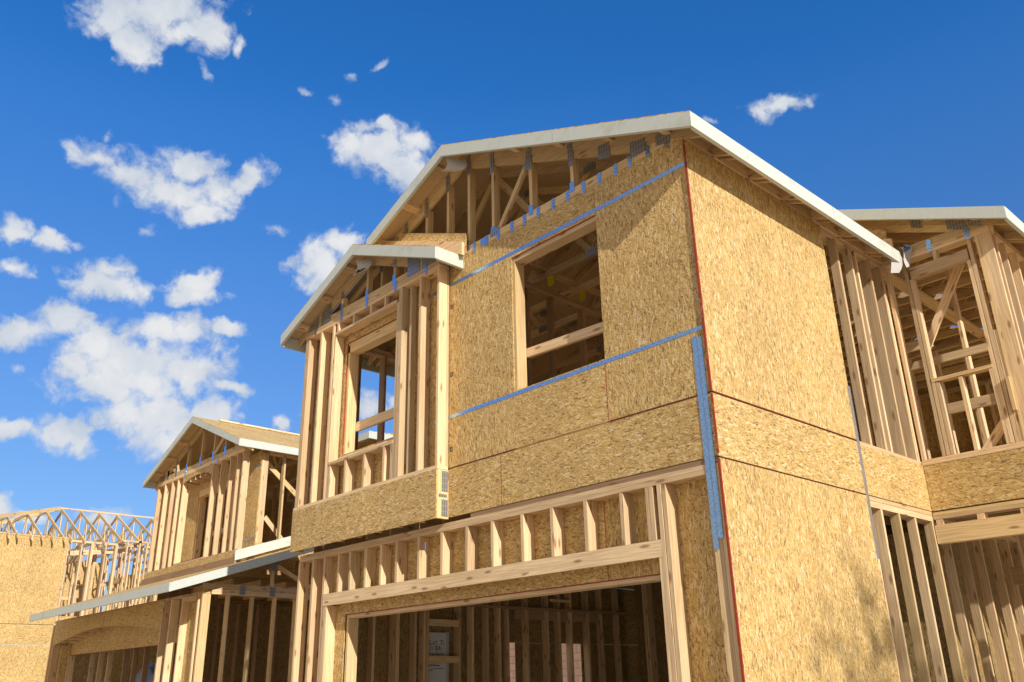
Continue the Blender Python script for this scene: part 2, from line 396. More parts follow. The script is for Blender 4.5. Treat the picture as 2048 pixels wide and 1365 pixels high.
class MB:
    def __init__(self):
        self.v, self.f, self.uv, self.mi = [], [], [], []

    def face(self, pts, uvs, mi=0):
        i = len(self.v)
        self.v += [tuple(p) for p in pts]
        self.f.append(tuple(range(i, i + len(pts))))
        self.uv += [tuple(u) for u in uvs]
        self.mi.append(mi)

    def hexa(self, c, grain=None, mi=0):
        """c: 8 corners, index = i + 2j + 4k along the local axes; grain: 0/1/2 = axis the grain runs along"""
        c = [Vector(p) for p in c]
        ax = [(c[1] - c[0]), (c[2] - c[0]), (c[4] - c[0])]
        L = [a.length for a in ax]
        if grain is None:
            grain = max(range(3), key=lambda i: L[i])
        o = c[0]
        n = [a.normalized() if a.length > 1e-9 else Vector((1, 0, 0)) for a in ax]
        ou, ov = rnd.uniform(0, 40), rnd.uniform(0, 40)
        quads = [((0, 4, 6, 2), 0), ((1, 3, 7, 5), 0), ((0, 1, 5, 4), 1), ((2, 6, 7, 3), 1), ((0, 2, 3, 1), 2), ((4, 5, 7, 6), 2)]
        flip = ax[0].cross(ax[1]).dot(ax[2]) < 0
        for q, nax in quads:
            others = [a for a in range(3) if a != nax]
            if grain in others:
                ua, va = grain, [a for a in others if a != grain][0]
            else:
                ua, va = others
            if flip:
                q = tuple(reversed(q))
            uvs = []
            for k in q:
                d = c[k] - o
                uu, vv = d.dot(n[ua]), d.dot(n[va])
                if grain == nax:
                    uu *= 0.15
                uvs.append((ou + uu, ov + vv + nax * 0.37))
            self.face([c[k] for k in q], uvs, mi)

    def box(self, x0, x1, y0, y1, z0, z1, grain=None, mi=0):
        self.hexa([(x1 if i & 1 else x0, y1 if i & 2 else y0, z1 if i & 4 else z0) for i in range(8)], grain, mi)
        return self

    def beam(self, A, B, w, h, up=(0, 0, 1), mi=0):
        """bar from A to B; h is its size along up, w across"""
        A, B, up = Vector(A), Vector(B), Vector(up)
        d = (B - A).normalized()
        s = d.cross(up).normalized()
        u = s.cross(d).normalized()
        c = []
        for i in range(8):
            p = (B if i & 1 else A) + s * ((0.5 if i & 2 else -0.5) * w) + u * ((0.5 if i & 4 else -0.5) * h)
            c.append(p)
        self.hexa(c, 0, mi)
        return self

    def plumb(self, x0, x1, y0, y1, zf, h, mi=0, axis='x', grain=0):
        """board with plumb ends whose top follows zf (function of x, or of y for axis 'y')"""
        c = []
        for i in range(8):
            x = x1 if i & 1 else x0
            y = y1 if i & 2 else y0
            z = zf(x if axis == 'x' else y) - (0 if i & 4 else h)
            c.append((x, y, z))
        self.hexa(c, grain, mi)
        return self

    def prism(self, pts, y0, y1, plane='xz', grain='z', mi=0):
        """outline given in the plane, extruded across it"""
        def P(a, b, d):
            return (a, d, b) if plane == 'xz' else ((d, a, b) if plane == 'yz' else (a, b, d))
        ou, ov = rnd.uniform(0, 40), rnd.uniform(0, 40)
        def U(a, b):
            return (ou + b, ov + a) if grain == 'z' else (ou + a, ov + b)
        ar = sum(p[0] * q[1] - q[0] * p[1] for p, q in zip(pts, pts[1:] + pts[:1]))
        if ar < 0:
            pts = list(reversed(pts))
        fr = [P(a, b, y0) for a, b in pts]
        bk = [P(a, b, y1) for a, b in pts]
        uv = [U(a, b) for a, b in pts]
        if plane == 'xz':
            self.face(fr, uv, mi)
            self.face(list(reversed(bk)), list(reversed(uv)), mi)
        else:
            self.face(list(reversed(fr)), list(reversed(uv)), mi)
            self.face(bk, uv, mi)
        n = len(pts)
        for i in range(n):
            j = (i + 1) % n
            q = [fr[i], bk[i], bk[j], fr[j]] if plane == 'xz' else [fr[i], fr[j], bk[j], bk[i]]
            ln = math.hypot(pts[j][0] - pts[i][0], pts[j][1] - pts[i][1])
            self.face(q, [(ou, ov), (ou, ov + .01), (ou + ln, ov + .01), (ou + ln, ov)], mi)
        return self


roots = {}


def obj(name, mb, mat, parent=None):
    me = bpy.data.meshes.new(name)
    me.from_pydata(mb.v, [], mb.f)
    uvl = me.uv_layers.new(name='UVMap')
    flat = [x for u in mb.uv for x in u]
    uvl.data.foreach_set('uv', flat)
    mats = mat if isinstance(mat, (list, tuple)) else [mat]
    for m in mats:
        me.materials.append(m)
    if any(mb.mi):
        me.polygons.foreach_set('material_index', mb.mi)
    me.update()
    o = bpy.data.objects.new(name, me)
    col.objects.link(o)
    if parent is not None:
        o.parent = parent
        o.matrix_parent_inverse = Matrix.Translation(-BASE[parent.name])
    return o


BASE = {}


def tag(o, label=None, cat=None, group=None, kind=None):
    for k, v in (('label', label), ('category', cat), ('group', group), ('kind', kind)):
        if v:
            o[k] = v
    return o


def thing(name, loc, label, cat, group=None):
    o = bpy.data.objects.new(name, None)
    o.empty_display_size = 0.2
    o.location = loc
    col.objects.link(o)
    BASE[o.name] = Vector(loc)
    return tag(o, label, cat, group)


def sub(name, mb, mat, part):
    """piece of a part; parts carry world coordinates"""
    BASE.setdefault(part.name, Vector((0, 0, 0)))
    o = obj(name, mb, mat, None)
    o.parent = part
    return o


def jit(a=0.0025):
    return rnd.uniform(-a, a)


S = 0.038   # thickness of framing lumber
P6 = 0.14   # depth of a wide stud
P4 = 0.089


def part_box(h, name, x0, x1, y0, y1, z0, z1, mat=FIR, grain=None):
    return obj(name, MB().box(x0, x1, y0, y1, z0, z1, grain), mat, h)


def stud_x(h, x, y0, z0, z1, d=P6, name='stud', mat=FIR, w=S):
    """stud of a wall that runs along X: narrow face towards -Y"""
    j, k = jit(), jit(0.004)
    mb = MB()
    c = []
    tx, ty = jit(0.004), jit(0.003)
    for i in range(8):
        t = tx if i & 4 else 0
        u = ty if i & 4 else 0
        c.append(((x + w if i & 1 else x) + k + t, (y0 + d if i & 2 else y0) + j + u, z1 if i & 4 else z0))
    mb.hexa(c, 2)
    return obj(name, mb, mat, h)


def stud_y(h, y, x1, z0, z1, d=P6, name='stud', mat=FIR, w=S):
    """stud of a wall that runs along Y: narrow face towards +X at x1"""
    j, k = jit(), jit(0.004)
    mb = MB()
    c = []
    tx, ty = jit(0.003), jit(0.004)
    for i in range(8):
        t = ty if i & 4 else 0
        u = tx if i & 4 else 0
        c.append(((x1 if i & 1 else x1 - d) + j + u, (y + w if i & 2 else y) + k + t, z1 if i & 4 else z0))
    mb.hexa(c, 2)
    return obj(name, mb, mat, h)


def panel_x(h, x0, x1, z0, z1, y=0.0, t=0.012, strands='z', name='osb_panel', mat=None):
    """sheet facing -Y, its face at y"""
    return obj(name, MB().box(x0, x1, y, y + t, z0, z1, 2 if strands == 'z' else 0), mat or OSB, h)


def panel_y(h, y0, y1, z0, z1, x=0.012, t=0.012, strands='z', name='osb_panel', mat=None):
    """sheet facing +X, its face at x"""
    return obj(name, MB().box(x - t, x, y0, y1, z0, z1, 2 if strands == 'z' else 1), mat or OSB, h)


def plate_rect(h, pts, y, name='connector_plate', mat=None):
    return obj(name, MB().prism(pts, y - 0.002, y, 'xz'), mat or PLATE, h)


def make_truss(h, y, x0, x1, zb, zf, peak, tails=(0.26, 0.26), plates=False, name='roof_truss', mat=None, drop=0.0):
    """triangular truss in an XZ plane; zf gives the underside of the sheathing"""
    mat = mat or SPF
    T = S
    root = bpy.data.objects.new(name, None)
    col.objects.link(root)
    root.parent = h
    root.matrix_parent_inverse = Matrix.Translation(-BASE[h.name])
    root.location = (0, y, 0)
    def s(nm, mb, m=mat):
        o = obj(nm, mb, m)
        o.parent = root
        return o
    s('bottom_chord', MB().box(x0, x1, 0, T, zb, zb + P4))
    g = 0.001
    s('top_chord', MB().plumb(x0 - tails[0], peak, g, T - g, lambda x: zf(x) - drop, 0.096))
    s('top_chord', MB().plumb(peak, x1 + tails[1], g, T - g, lambda x: zf(x) - drop, 0.096))
    span = x1 - x0
    lo = [x0 + span * .34, x0 + span * .66]
    up = [(x0 + peak) / 2, (x1 + peak) / 2]
    zt = lambda x: zf(x) - drop - 0.07
    zl = zb + P4 * .6
    for A, B in (((up[0], zt(up[0])), (lo[0], zl)), ((lo[0], zl), (peak, zt(peak))), ((peak, zt(peak)), (lo[1], zl)), ((lo[1], zl), (up[1], zt(up[1])))):
        s('web', MB().beam((A[0], T / 2, A[1]), (B[0], T / 2, B[1]), T - 0.004, 0.085, (0, 0, 1) if abs(A[0] - B[0]) > .05 else (1, 0, 0)))
    if plates:
        for xx, zz in ((lo[0], zl), (lo[1], zl), (up[0], zt(up[0])), (up[1], zt(up[1])), (peak, zt(peak))):
            s('connector_plate', MB().box(xx - .09, xx + .09, -.002, -.0005, zz - .05, zz + .05), PLATE)
    return root


def copy_tree(o, parent=None, dy=0.0):
    c = o.copy()
    col.objects.link(c)
    if parent is not None:
        c.parent = parent
        c.matrix_parent_inverse = o.matrix_parent_inverse.copy()
    c.location.y += dy
    for ch in list(o.children):
        k = ch.copy()
        col.objects.link(k)
        k.parent = c
    return c


CLIP = [(-.026, -.06), (-.012, -.06), (-.010, -.05), (.012, -.05), (.014, -.06), (.028, -.055), (.024, -.03), (.030, -.012), (.022, -.006), (.022, .012),
        (.034, .018), (.030, .042), (.018, .046), (.016, .062), (.004, .058), (-.006, .064), (-.018, .058), (-.018, .044), (-.032, .040), (-.030, .016),
        (-.020, .010), (-.022, -.008), (-.034, -.016), (-.030, -.034)]


def clip(h, x, z, y, s=1.0, name='framing_clip'):
    a = jit(.12)
    pts = [(x + s * (p * math.cos(a) - q * math.sin(a)), z + s * (p * math.sin(a) + q * math.cos(a))) for p, q in CLIP]
    mb = MB().prism(pts, y - 0.004, y - 0.0006, 'xz')
    lo = [(x + s * (p * .8) + .004, z - .078 * s + s * q * .22 - p * .25) for p, q in CLIP]
    mb.prism(lo, y - 0.006, y - 0.001, 'xz')
    for dx, dz in ((-.014, .03), (.014, .03), (-.012, -.03), (.014, -.02), (0, 0)):
        mb.box(x + dx * s - .003, x + dx * s + .003, y - .0055, y - .0038, z + dz * s - .003, z + dz * s + .003, mi=1)
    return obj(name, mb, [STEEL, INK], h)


def strap_x(h, x0, x1, z, y, w=0.038, name='metal_strap', mat=None):
    mb = MB().box(x0, x1, y - 0.0022, y - 0.0006, z - w / 2, z + w / 2)
    x = x0 + .05
    while x < x1 - .02:
        mb.box(x - .0028, x + .0028, y - .0032, y - .0021, z - .012 - .0028, z - .012 + .0028, mi=1)
        mb.box(x + .04 - .0028, x + .04 + .0028, y - .0032, y - .0021, z + .012 - .0028, z + .012 + .0028, mi=1)
        x += .085
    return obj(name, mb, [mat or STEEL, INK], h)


# ------------------------------------------------------------------ ground and slab
g = MB()
N = 24
for i in range(N):
    for j in range(N):
        def q(a, b):
            def k(s):
                t = s / N * 2 - 1
                return math.copysign(abs(t) ** 2.2, t) * 700
            return (k(a), k(b), -0.02)
        g.face([q(i, j), q(i + 1, j), q(i + 1, j + 1), q(i, j + 1)], [(0, 0), (1, 0), (1, 1), (0, 1)])
tag(obj('ground', g, DIRT), kind='structure')
for nm, x0, x1, y0, y1 in (('house_slab', -6.34, 3.2, -0.02, 10.0), ('neighbour_slab', -18.9, -10.5, .6, 9.3)):
    tag(obj(nm, MB().box(x0, x1, y0, y1, -0.3, 0.1), CONC), kind='structure')

# ================================================================== MAIN HOUSE
H = thing('unfinished_house', (0, 0, 0.1), 'nearest half-built timber house with a boarded gable front and an open garage below', 'house', 'unfinished timber houses')
EAVE = 6.286            # underside of sheathing above the wall line x = 0
PITCH = 0.417
PK = -3.14


def zmain(x):
    return 7.578 - PITCH * abs(x - PK)


# --- front wall, upper storey: boarding
Z0, Z1 = 3.762, 6.198
panel_x(H, -3.345, -3.072, Z0, Z1)
panel_x(H, -3.068, -2.304, Z0, Z1)
panel_x(H, -2.300, -1.092, 5.856, Z1, strands='x')
panel_x(H, -2.300, -1.092, Z0, 4.352, strands='x')
panel_x(H, -1.088, -0.004, Z0, Z1)
# behind the bay
panel_x(H, -6.30, -5.484, Z0, 6.15)
panel_x(H, -4.30, -3.349, Z0, 6.15)
panel_x(H, -5.48, -4.304, Z0, 4.33, strands='x')
panel_x(H, -5.48, -4.304, 5.84, 6.15, strands='x')
# floor band
panel_x(H, -3.345, -2.522, 3.236, 3.744, strands='x', name='rim_panel')
panel_x(H, -2.518, -0.004, 3.236, 3.744, strands='x', name='rim_panel')
# red sealed panel edges
for x0, x1, z in ((-3.34, -2.31, 3.757), (-1.085, -.01, 3.757)):
    obj('red_panel_edge', MB().box(x0, x1, -.0035, .004, z - .003, z + .003), DARK_RED, H)
obj('red_panel_edge', MB().box(-2.30, -1.10, -.001, .0135, 5.850, 5.8555), RED, H)
for x, z0, z1 in ((-1.090, 3.77, 4.35), (-2.52, 3.25, 3.74)):
    obj('red_panel_edge', MB().box(x - .0025, x + .0025, -.0015, .004, z0, z1), RED, H)
obj('red_panel_edge', MB().box(-5.486, -5.480, -.002, .0135, 4.34, 5.83), RED, H)
obj('red_panel_edge', MB().box(-5.47, -4.31, -.001, .0135, 5.832, 5.839), RED, H)
for z0, z1, dx in ((Z0, 6.14, 0.0), (3.25, 3.735, .006), (.12, 3.205, 0.0)):
    obj('red_panel_edge', MB().box(-.003 + dx, .011, -.018, -.0125, z0, z1), RED, H)
    obj('red_panel_edge', MB().box(.0122, .0155, -.016, -.005, z0, z1), RED, H)
obj('red_panel_edge', MB().box(-.0, .014, .0, 2.42, 3.750, 3.756), DARK_RED, H)
obj('red_panel_edge', MB().box(-.0, .0135, .0, 2.42, 3.218, 3.222), DARK_RED, H)

def pencil_x(x, z, s_):
    mb = MB()
    for k in range(2):
        for a, b in (((0, 0), (.4, 1)), ((.4, 0), (0, 1))):
            A, B_ = (x + (a[0] + k * .55) * s_, -.0012, z + a[1] * s_), (x + (b[0] + k * .55) * s_, -.0012, z + b[1] * s_)
            mb.beam(A, B_, .005, .0014, (0, -1, 0))
    return obj('pencil_mark', mb, INK, H)


for x, z in ((-3.33, 5.60), (-3.33, 4.78), (-3.33, 3.93), (-3.56, 4.72), (-3.58, 3.95), (-3.55, 5.55)):
    pencil_x(x, z, .055)

# --- framing behind the front boards
for x in (-3.33, -2.9, -2.34, -1.08, -.62, -.05):
    stud_x(H, x if x > -3.3 else x, .014, 3.79, 6.11)
part_box(H, 'bottom_plate', -6.29, -.02, .014, .152, 3.724, 3.762)
part_box(H, 'top_plate', -6.29, -.02, .014, .152, 6.112, 6.149)
part_box(H, 'top_plate', -6.29, -.02, .016, .154, 6.151, 6.19)
# window opening: jamb boards, header, sill and safety rail
part_box(H, 'trimmer', -2.306, -2.268, .0135, .150, 4.354, 5.80, SPF)
part_box(H, 'trimmer', -1.092, -1.054, .0135, .150, 4.354, 5.80)
part_box(H, 'header', -2.30, -1.06, .0136, .152, 5.802, 5.856, FIR)
part_box(H, 'window_sill_plate', -2.30, -1.06, .0136, .152, 4.312, 4.350)
obj('safety_rail', MB().beam((-2.42, .175, 4.80), (-.95, .178, 4.745), S, .098), FIR, H)
# same for the opening behind the bay
part_box(H, 'trimmer', -5.480, -5.442, .0135, .150, 4.33, 5.80, SPF)
part_box(H, 'trimmer', -4.342, -4.304, .0135, .150, 4.33, 5.80)
part_box(H, 'header', -5.478, -4.306, .0135, .152, 5.70, 5.838, SPF)
part_box(H, 'window_sill_plate', -5.478, -4.306, .0135, .152, 4.292, 4.330)
obj('safety_rail', MB().beam((-5.45, .175, 4.715), (-4.2, .178, 4.715), S, .12), FIR, H)

# --- metal straps and clips on the front
strap_x(H, -3.34, -.012, 5.908, 0.0)
strap_x(H, -3.345, -.02, 4.322, 0.0)
strap_x(H, -3.62, -3.39, 4.322, -.0005)
strap_x(H, -3.66, -3.39, 5.905, -.0005)


def corner_strap(x, z0, z1, y):
    mb = MB().box(x - .023, x + .023, y - .0025, y - .0008, z0, z1)
    z = z0 + .02
    while z < z1 - .02:
        for dx in (-.013, .013):
            mb.box(x + dx - .0024, x + dx + .0024, y - .0034, y - .0024, z + dx - .0024, z + dx + .0024, mi=1)
        z += .085
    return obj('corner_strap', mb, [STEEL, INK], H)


corner_strap(-.058, 2.60, 4.245, -.003)
corner_strap(-.1065, 2.52, 4.262, -.003)
for x in (-2.91, -2.70, -2.50, -2.28, -2.08, -1.87, -1.65, -1.44, -1.22, -1.01, -.80, -.62, -.40, -.18):
    clip(H, x, 6.240, 0.0, .86)

# --- gable end
zg2 = lambda x: zmain(x) - 0.096
obj('gable_rail', MB().plumb(-4.68, PK - .002, .001, .037, zmain, .0945), SPF, H)
obj('gable_rail', MB().plumb(PK + .002, .262, .001, .037, zmain, .0945), SPF, H)
gt = bpy.data.objects.new('gable_truss', None)
col.objects.link(gt)
gt.parent = H
gt.matrix_parent_inverse = Matrix.Translation((0, 0, -.1))


def gs(nm, mb, m=SPF):
    o = obj(nm, mb, m)
    o.parent = gt
    return o


gs('bottom_chord', MB().box(-6.29, -.05, 0.002, .040, 6.2005, 6.289))
gs('top_chord', MB().plumb(-6.1, PK, .009, .046, zg2, .096))
gs('top_chord', MB().plumb(PK, -.20, .009, .046, zg2, .096))
for x in (-5.62, -5.2, -4.78, -4.26, -3.84, -3.42, -3.03, -2.61, -2.0, -1.395):
    t_ = zg2(x) - .096 + .02
    if x < -5: continue
    gs('web', MB().box(x, x + .043, .004, .092, 6.2895, t_))
    sk = -.05 if x < PK else .05
    px = x + .0215
    zz = zg2(px)
    gs('connector_plate', MB().prism([(px - .035, zz - .19), (px + .03, zz - .19), (px + .03, zz + .085), (px - .035, zz + .085)], -.0035, -.001), PLATE)
    if x > -3.3:
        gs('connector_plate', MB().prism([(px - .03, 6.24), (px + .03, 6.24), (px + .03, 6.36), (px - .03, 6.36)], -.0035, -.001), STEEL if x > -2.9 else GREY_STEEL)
gs('web', MB().beam((-2.50, .03, 6.31), (-2.00, .03, 6.97), .04, .055))
gs('connector_plate', MB().prism([(-2.07, 6.84), (-2.0, 6.82), (-1.93, 7.1), (-2.0, 7.12)], -.0045, -.001), PLATE)
gs('connector_plate', MB().prism([(-2.63, 6.235), (-2.50, 6.235), (-2.50, 6.33), (-2.63, 6.33)], -.0045, -.001), PLATE)
gs('connector_plate', MB().prism([(-.60, 6.255), (-.42, 6.255), (-.42, 6.40), (-.60, 6.43)], -.0045, -.001), PLATE)
gs('connector_plate', MB().prism([(-.30, 6.24), (-.14, 6.20), (-.14, 6.32), (-.30, 6.36)], -.0045, -.001), PLATE)
gs('connector_plate', MB().prism([(-1.0, 6.44), (-.86, 6.40), (-.86, 6.57), (-1.0, 6.60)], -.0045, -.001), PLATE)
gs('connector_plate', MB().prism([(-2.80, 6.205), (-2.67, 6.205), (-2.67, 6.28), (-2.80, 6.28)], -.0030, -.0008), STEEL)
obj('yellow_tag', MB().box(-2.86, -2.80, -.004, -.001, 6.235, 6.275), YEL, H)

# front overhang
OY = -.31
obj('fascia', MB().plumb(-4.67, PK - .001, OY, OY + S, lambda x: zmain(x), .145), FASC, H)
obj('fascia', MB().plumb(PK + .001, -1.332, OY, OY + S, lambda x: zmain(x), .145), FASC, H)
obj('fascia', MB().plumb(-1.329, .30, OY - .0008, OY + S, lambda x: zmain(x) - .0008, .145), FASC, H)
obj('fascia', MB().box(.262, .30, OY + S + .001, 2.148, zmain(.30) - .146, zmain(.28), 1), FASC, H)
obj('fascia', MB().box(.2625, .3008, 2.151, 3.72, zmain(.30) - .1465, zmain(.28) - .0005, 1), FASC, H)
obj('fascia', MB().box(-6.58, -6.542, .02, 9.9, zmain(-6.58) - .146, zmain(-6.56), 1), FASC, H)
for x in (-4.62, -4.0, -3.4, -2.16, -1.50, -.84, -.16):
    obj('lookout', MB().plumb(x - .045, x + .045, OY + S + .001, 0.0, lambda v: zmain(v) - .0005, .042, grain=1), FIR, H)
# side overhang: rafter tails with blocks between
ys = [.42, 1.02, 1.62, 2.22, 2.82, 3.42]
for y in ys:
    obj('rafter_tail', MB().plumb(.0, .2615, y, y + S, lambda v: zmain(v) - .0005, .10), FIR, H)
yy = [.002] + [y + S for y in ys]
for a, b in zip(yy, ys + [3.86]):
    obj('eave_block', MB().box(-.012, .026, a + .001, b - .001, 6.15, zmain(.026) - .001, 1), SPF if int(a * 10) % 2 else FIR, H)

# roof sheathing
def roof_sheet(h, x0, x1, y0, y1, zf, t=.012, name='roof_sheathing'):
    c = []
    for i in range(8):
        x = x1 if i & 1 else x0
        c.append((x, y1 if i & 2 else y0, zf(x) + (t if i & 4 else 0)))
    mb = MB()
    mb.hexa(c, 1)
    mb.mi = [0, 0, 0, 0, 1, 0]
    return obj(name, mb, [OSB, PLY], h)


roof_sheet(H, PK, .297, OY + .004, 1.2, zmain)
roof_sheet(H, PK, .297, 1.203, 3.72, zmain)
roof_sheet(H, PK, -2.05, 3.723, 9.9, zmain)
roof_sheet(H, -4.67, PK, OY + .004, -.002, zmain)
roof_sheet(H, -6.577, PK, .002, 3.6, zmain)
roof_sheet(H, -6.577, PK, 3.603, 9.9, zmain)

# trusses in the attic: one built, the rest copied
t0 = make_truss(H, .53, -6.29, -.02, 6.2, lambda x: zmain(x) - .001, PK, plates=True)
for k in range(1, 6):
    copy_tree(t0, H, .605 * k)
t1 = make_truss(H, 4.2, -6.29, -2.2, 6.2, lambda x: zmain(x) - .001, PK, tails=(.26, .06))
for k in range(1, 9):
    copy_tree(t1, H, .61 * k)
obj('brace_board', MB().box(-2.99, -2.90, .56, 5.0, 6.2905, 6.328), FIR, H)
# partition seen through the window
part_box(H, 'partition_plate', -3.20, -3.11, .60, 5.2, 6.11, 6.148)
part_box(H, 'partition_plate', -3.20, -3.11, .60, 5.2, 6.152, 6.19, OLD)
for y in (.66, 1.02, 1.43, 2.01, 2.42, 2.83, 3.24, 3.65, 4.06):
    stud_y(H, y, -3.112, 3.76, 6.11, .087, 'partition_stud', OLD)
for x, y in ((-2.82, 1.13), (-2.86, 1.735)):
    obj('yellow_tag', MB().prism([(x - .05, 6.19), (x + .05, 6.18), (x + .06, 6.06), (x - .035, 6.05)], y - .004, y - .002), YEL, H)

# --- pop-out bay on the upper storey
BY = -.155
BB = BY
zbay = lambda x: 6.898 - PITCH * abs(x + 4.83)
panel_x(H, -6.325, -3.60, 3.215, 3.735, y=BB - .012, strands='x', name='rim_panel')
panel_x(H, -3.597, -3.350, 3.215, 3.735, y=BB - .012, strands='x', name='rim_panel')
obj('rim_board', MB().box(-3.386, -3.348, BB + .002, -.002, 3.22, 3.735, 2), SPF, H)
obj('rim_board', MB().box(-6.31, -6.272, BB + .002, -.002, 3.22, 3.735, 2), SPF, H)
for z0, z1, x_ in ((3.50, 3.72, 0), (3.24, 3.42, 0)):
    obj('connector_plate', MB().box(-3.3478, -3.3455, BB + .06, -.012, z0, z1), PLATE, H)
obj('connector_plate', MB().box(-3.3478, -3.3458, BB + .02, BB + .13, 3.44, 3.475), PLATE, H)
x = -6.2
while x < -3.45:
    obj('floor_joist', MB().box(x, x + S, BB + .003, -.003, 3.24, 3.72, 1), FIR, H)
    x += .406
part_box(H, 'bottom_plate', -6.33, -3.345, BB - .004, -.015, 3.738, 3.776)
for x in (-6.31, -6.262, -5.93, -5.62, -3.73):
    stud_x(H, x, BB, 3.778, 6.098, P6 - .012)
stud_x(H, -4.172, BB + .004, 3.778, 5.93, P6 - .016)
for x in (-4.132, -4.093):
    stud_x(H, x, BB, 3.778, 6.098, P6 - .012)
stud_x(H, -3.985, BB + .06, 3.778, 6.098, P6 - .072)
stud_x(H, -3.388, BB, 3.778, 6.098, P6 - .03)
stud_y(H, -.046, -3.35, 3.778, 6.098, .07, w=.04)
# opening of the bay: trimmers, flat head plate with short blocks, sill with short studs
stud_x(H, -5.578, BB, 3.778, 5.93, P6 - .012)
part_box(H, 'head_plate', -5.54, -4.176, BB - .002, -.018, 5.935, 5.973)
for x in (-5.51, -5.15, -4.76, -4.44):
    stud_x(H, x, BB, 5.975, 6.098, P6 - .02, 'cripple_stud')
part_box(H, 'sill_plate', -5.535, -4.176, BB - .004, -.016, 4.182, 4.22)
part_box(H, 'sill_plate', -5.40, -4.176, BB + .05, -.014, 4.222, 4.26)
for x in (-5.53, -5.17, -4.775, -4.36):
    stud_x(H, x, BB, 3.778, 4.18, P6 - .014, 'cripple_stud')
stud_x(H, -4.216, BB, 3.778, 4.18, P6 - .014, 'cripple_stud')
part_box(H, 'top_plate', -6.32, -3.345, BB, -.018, 6.10, 6.138)
part_box(H, 'top_plate', -6.32, -3.345, BB - .002, -.020, 6.141, 6.179)
# bay gable
bt = bpy.data.objects.new('gable_truss', None)
col.objects.link(bt)
bt.parent = H
bt.matrix_parent_inverse = Matrix.Translation((0, 0, -.1))


def bs(nm, mb, m=SPF):
    o = obj(nm, mb, m)
    o.parent = bt
    return o


zb2 = lambda x: zbay(x) - .012
bs('bottom_chord', MB().box(-6.30, -3.36, BB, BB + S, 6.182, 6.27))
bs('top_chord', MB().plumb(-6.54, -4.83, BB + .001, BB + .037, zb2, .096))
bs('top_chord', MB().plumb(-4.83, -3.14, BB + .001, BB + .037, zb2, .096))
bs('top_chord', MB().plumb(-6.3, -4.83, BB + .003, BB + .035, lambda x: zb2(x) - .097, .09))
bs('top_chord', MB().plumb(-4.83, -3.36, BB + .003, BB + .035, lambda x: zb2(x) - .097, .09))
for x in (-5.45, -4.865, -4.27):
    if True:
        bs('web', MB().box(x, x + .043, BB + .002, BB + .07, 6.2705, zb2(x) - .19))
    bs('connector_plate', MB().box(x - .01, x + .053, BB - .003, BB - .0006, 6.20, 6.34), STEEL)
    bs('connector_plate', MB().box(x - .01, x + .053, BB - .003, BB - .0006, zb2(x) - .21, zb2(x) - .11), PLATE)
bs('connector_plate', MB().prism([(-3.97, 6.19), (-3.72, 6.19), (-3.72, 6.39), (-3.97, 6.49)], BB - .004, BB - .001), PLATE)
bs('connector_plate', MB().prism([(-3.68, 6.20), (-3.40, 6.20), (-3.40, 6.26), (-3.68, 6.37)], BB - .004, BB - .001), PLATE)
bs('connector_plate', MB().prism([(-5.94, 6.185), (-5.70, 6.185), (-5.70, 6.48), (-5.94, 6.38)], BB - .004, BB - .001), PLATE)
bs('connector_plate', MB().prism([(-6.27, 6.20), (-6.00, 6.20), (-6.00, 6.36), (-6.27, 6.26)], BB - .004, BB - .001), PLATE)
for x in (-5.42, -4.83, -4.21, -3.60, -6.06):
    clip(H, x, 6.178, BB - .003, .9)
BO = -.415
obj('fascia', MB().plumb(-6.56, -4.831, BO, BO + S, zbay, .142), FASC, H)
obj('fascia', MB().plumb(-4.829, -3.10, BO, BO + S, zbay, .142), FASC, H)
obj('fascia', MB().box(-3.138, -3.10, BO + S + .001, -.004, zbay(-3.10) - .143, zbay(-3.12), 1), FASC, H)
obj('fascia', MB().box(-6.575, -6.537, BO + S + .001, .018, zbay(-6.56) - .16, zbay(-6.56) - .008, 1), FASC, H)
roof_sheet(H, -6.56, -4.83, BO + .004, -.003, zbay)
roof_sheet(H, -4.83, -3.103, BO + .004, -.003, zbay)
for x in (-6.28, -5.72, -5.15, -4.3, -3.6):
    obj('lookout', MB().plumb(x - .043, x + .043, BO + S + .001, BB, lambda v: zb2(v) - .0005, .042, grain=1), FIR, H)
# kerb boards between bay roof and gable wall
obj('kerb_board', MB().plumb(-4.6, -3.03, -.085, -.047, lambda x: zbay(x) + .175, .16), FIR, H)
obj('osb_panel', MB().plumb(-4.35, -3.01, -.044, -.032, lambda x: zbay(x) + .30, .26), OSB, H)

# --- lower storey: garage front
FY = 0.0
part_box(H, 'top_plate', -6.36, -.085, FY + .002, FY + P6, 3.148, 3.186)
part_box(H, 'top_plate', -6.36, -.085, FY, FY + P6 - .002, 3.108, 3.146)
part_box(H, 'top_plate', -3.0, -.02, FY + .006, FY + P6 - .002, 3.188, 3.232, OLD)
part_box(H, 'header', -5.742, -.622, FY - .003, FY + .035, 2.528, 2.665)
part_box(H, 'header', -5.742, -.622, FY + .04, FY + P6 - .002, 2.60, 2.638)
for x in (-5.36, -5.45 + .0, -5.20, -4.885, -4.575, -4.28, -3.88, -3.48, -3.08, -2.69, -2.255, -1.86, -1.45, -1.035, -.745, -.705):
    if x == -5.36: continue
    stud_x(H, x, FY, 2.667, 3.106, P6 - .002, 'cripple_stud')
for x in (-6.37, -6.035):
    stud_x(H, x, FY, .12, 3.106, P6 - .002)
stud_x(H, -5.782, FY + .001, .12, 3.106, P6 - .002)
stud_x(H, -5.742, FY, .12, 2.526, P6 - .002)
stud_x(H, -5.702, FY, .12, 2.526, P6 - .002)
stud_x(H, -.618, FY, .12, 3.106, P6 - .002)
stud_x(H, -.577, FY + .004, .12, 3.106, P6 - .006)
stud_x(H, -.660, FY, .12, 2.526, P6 - .002)
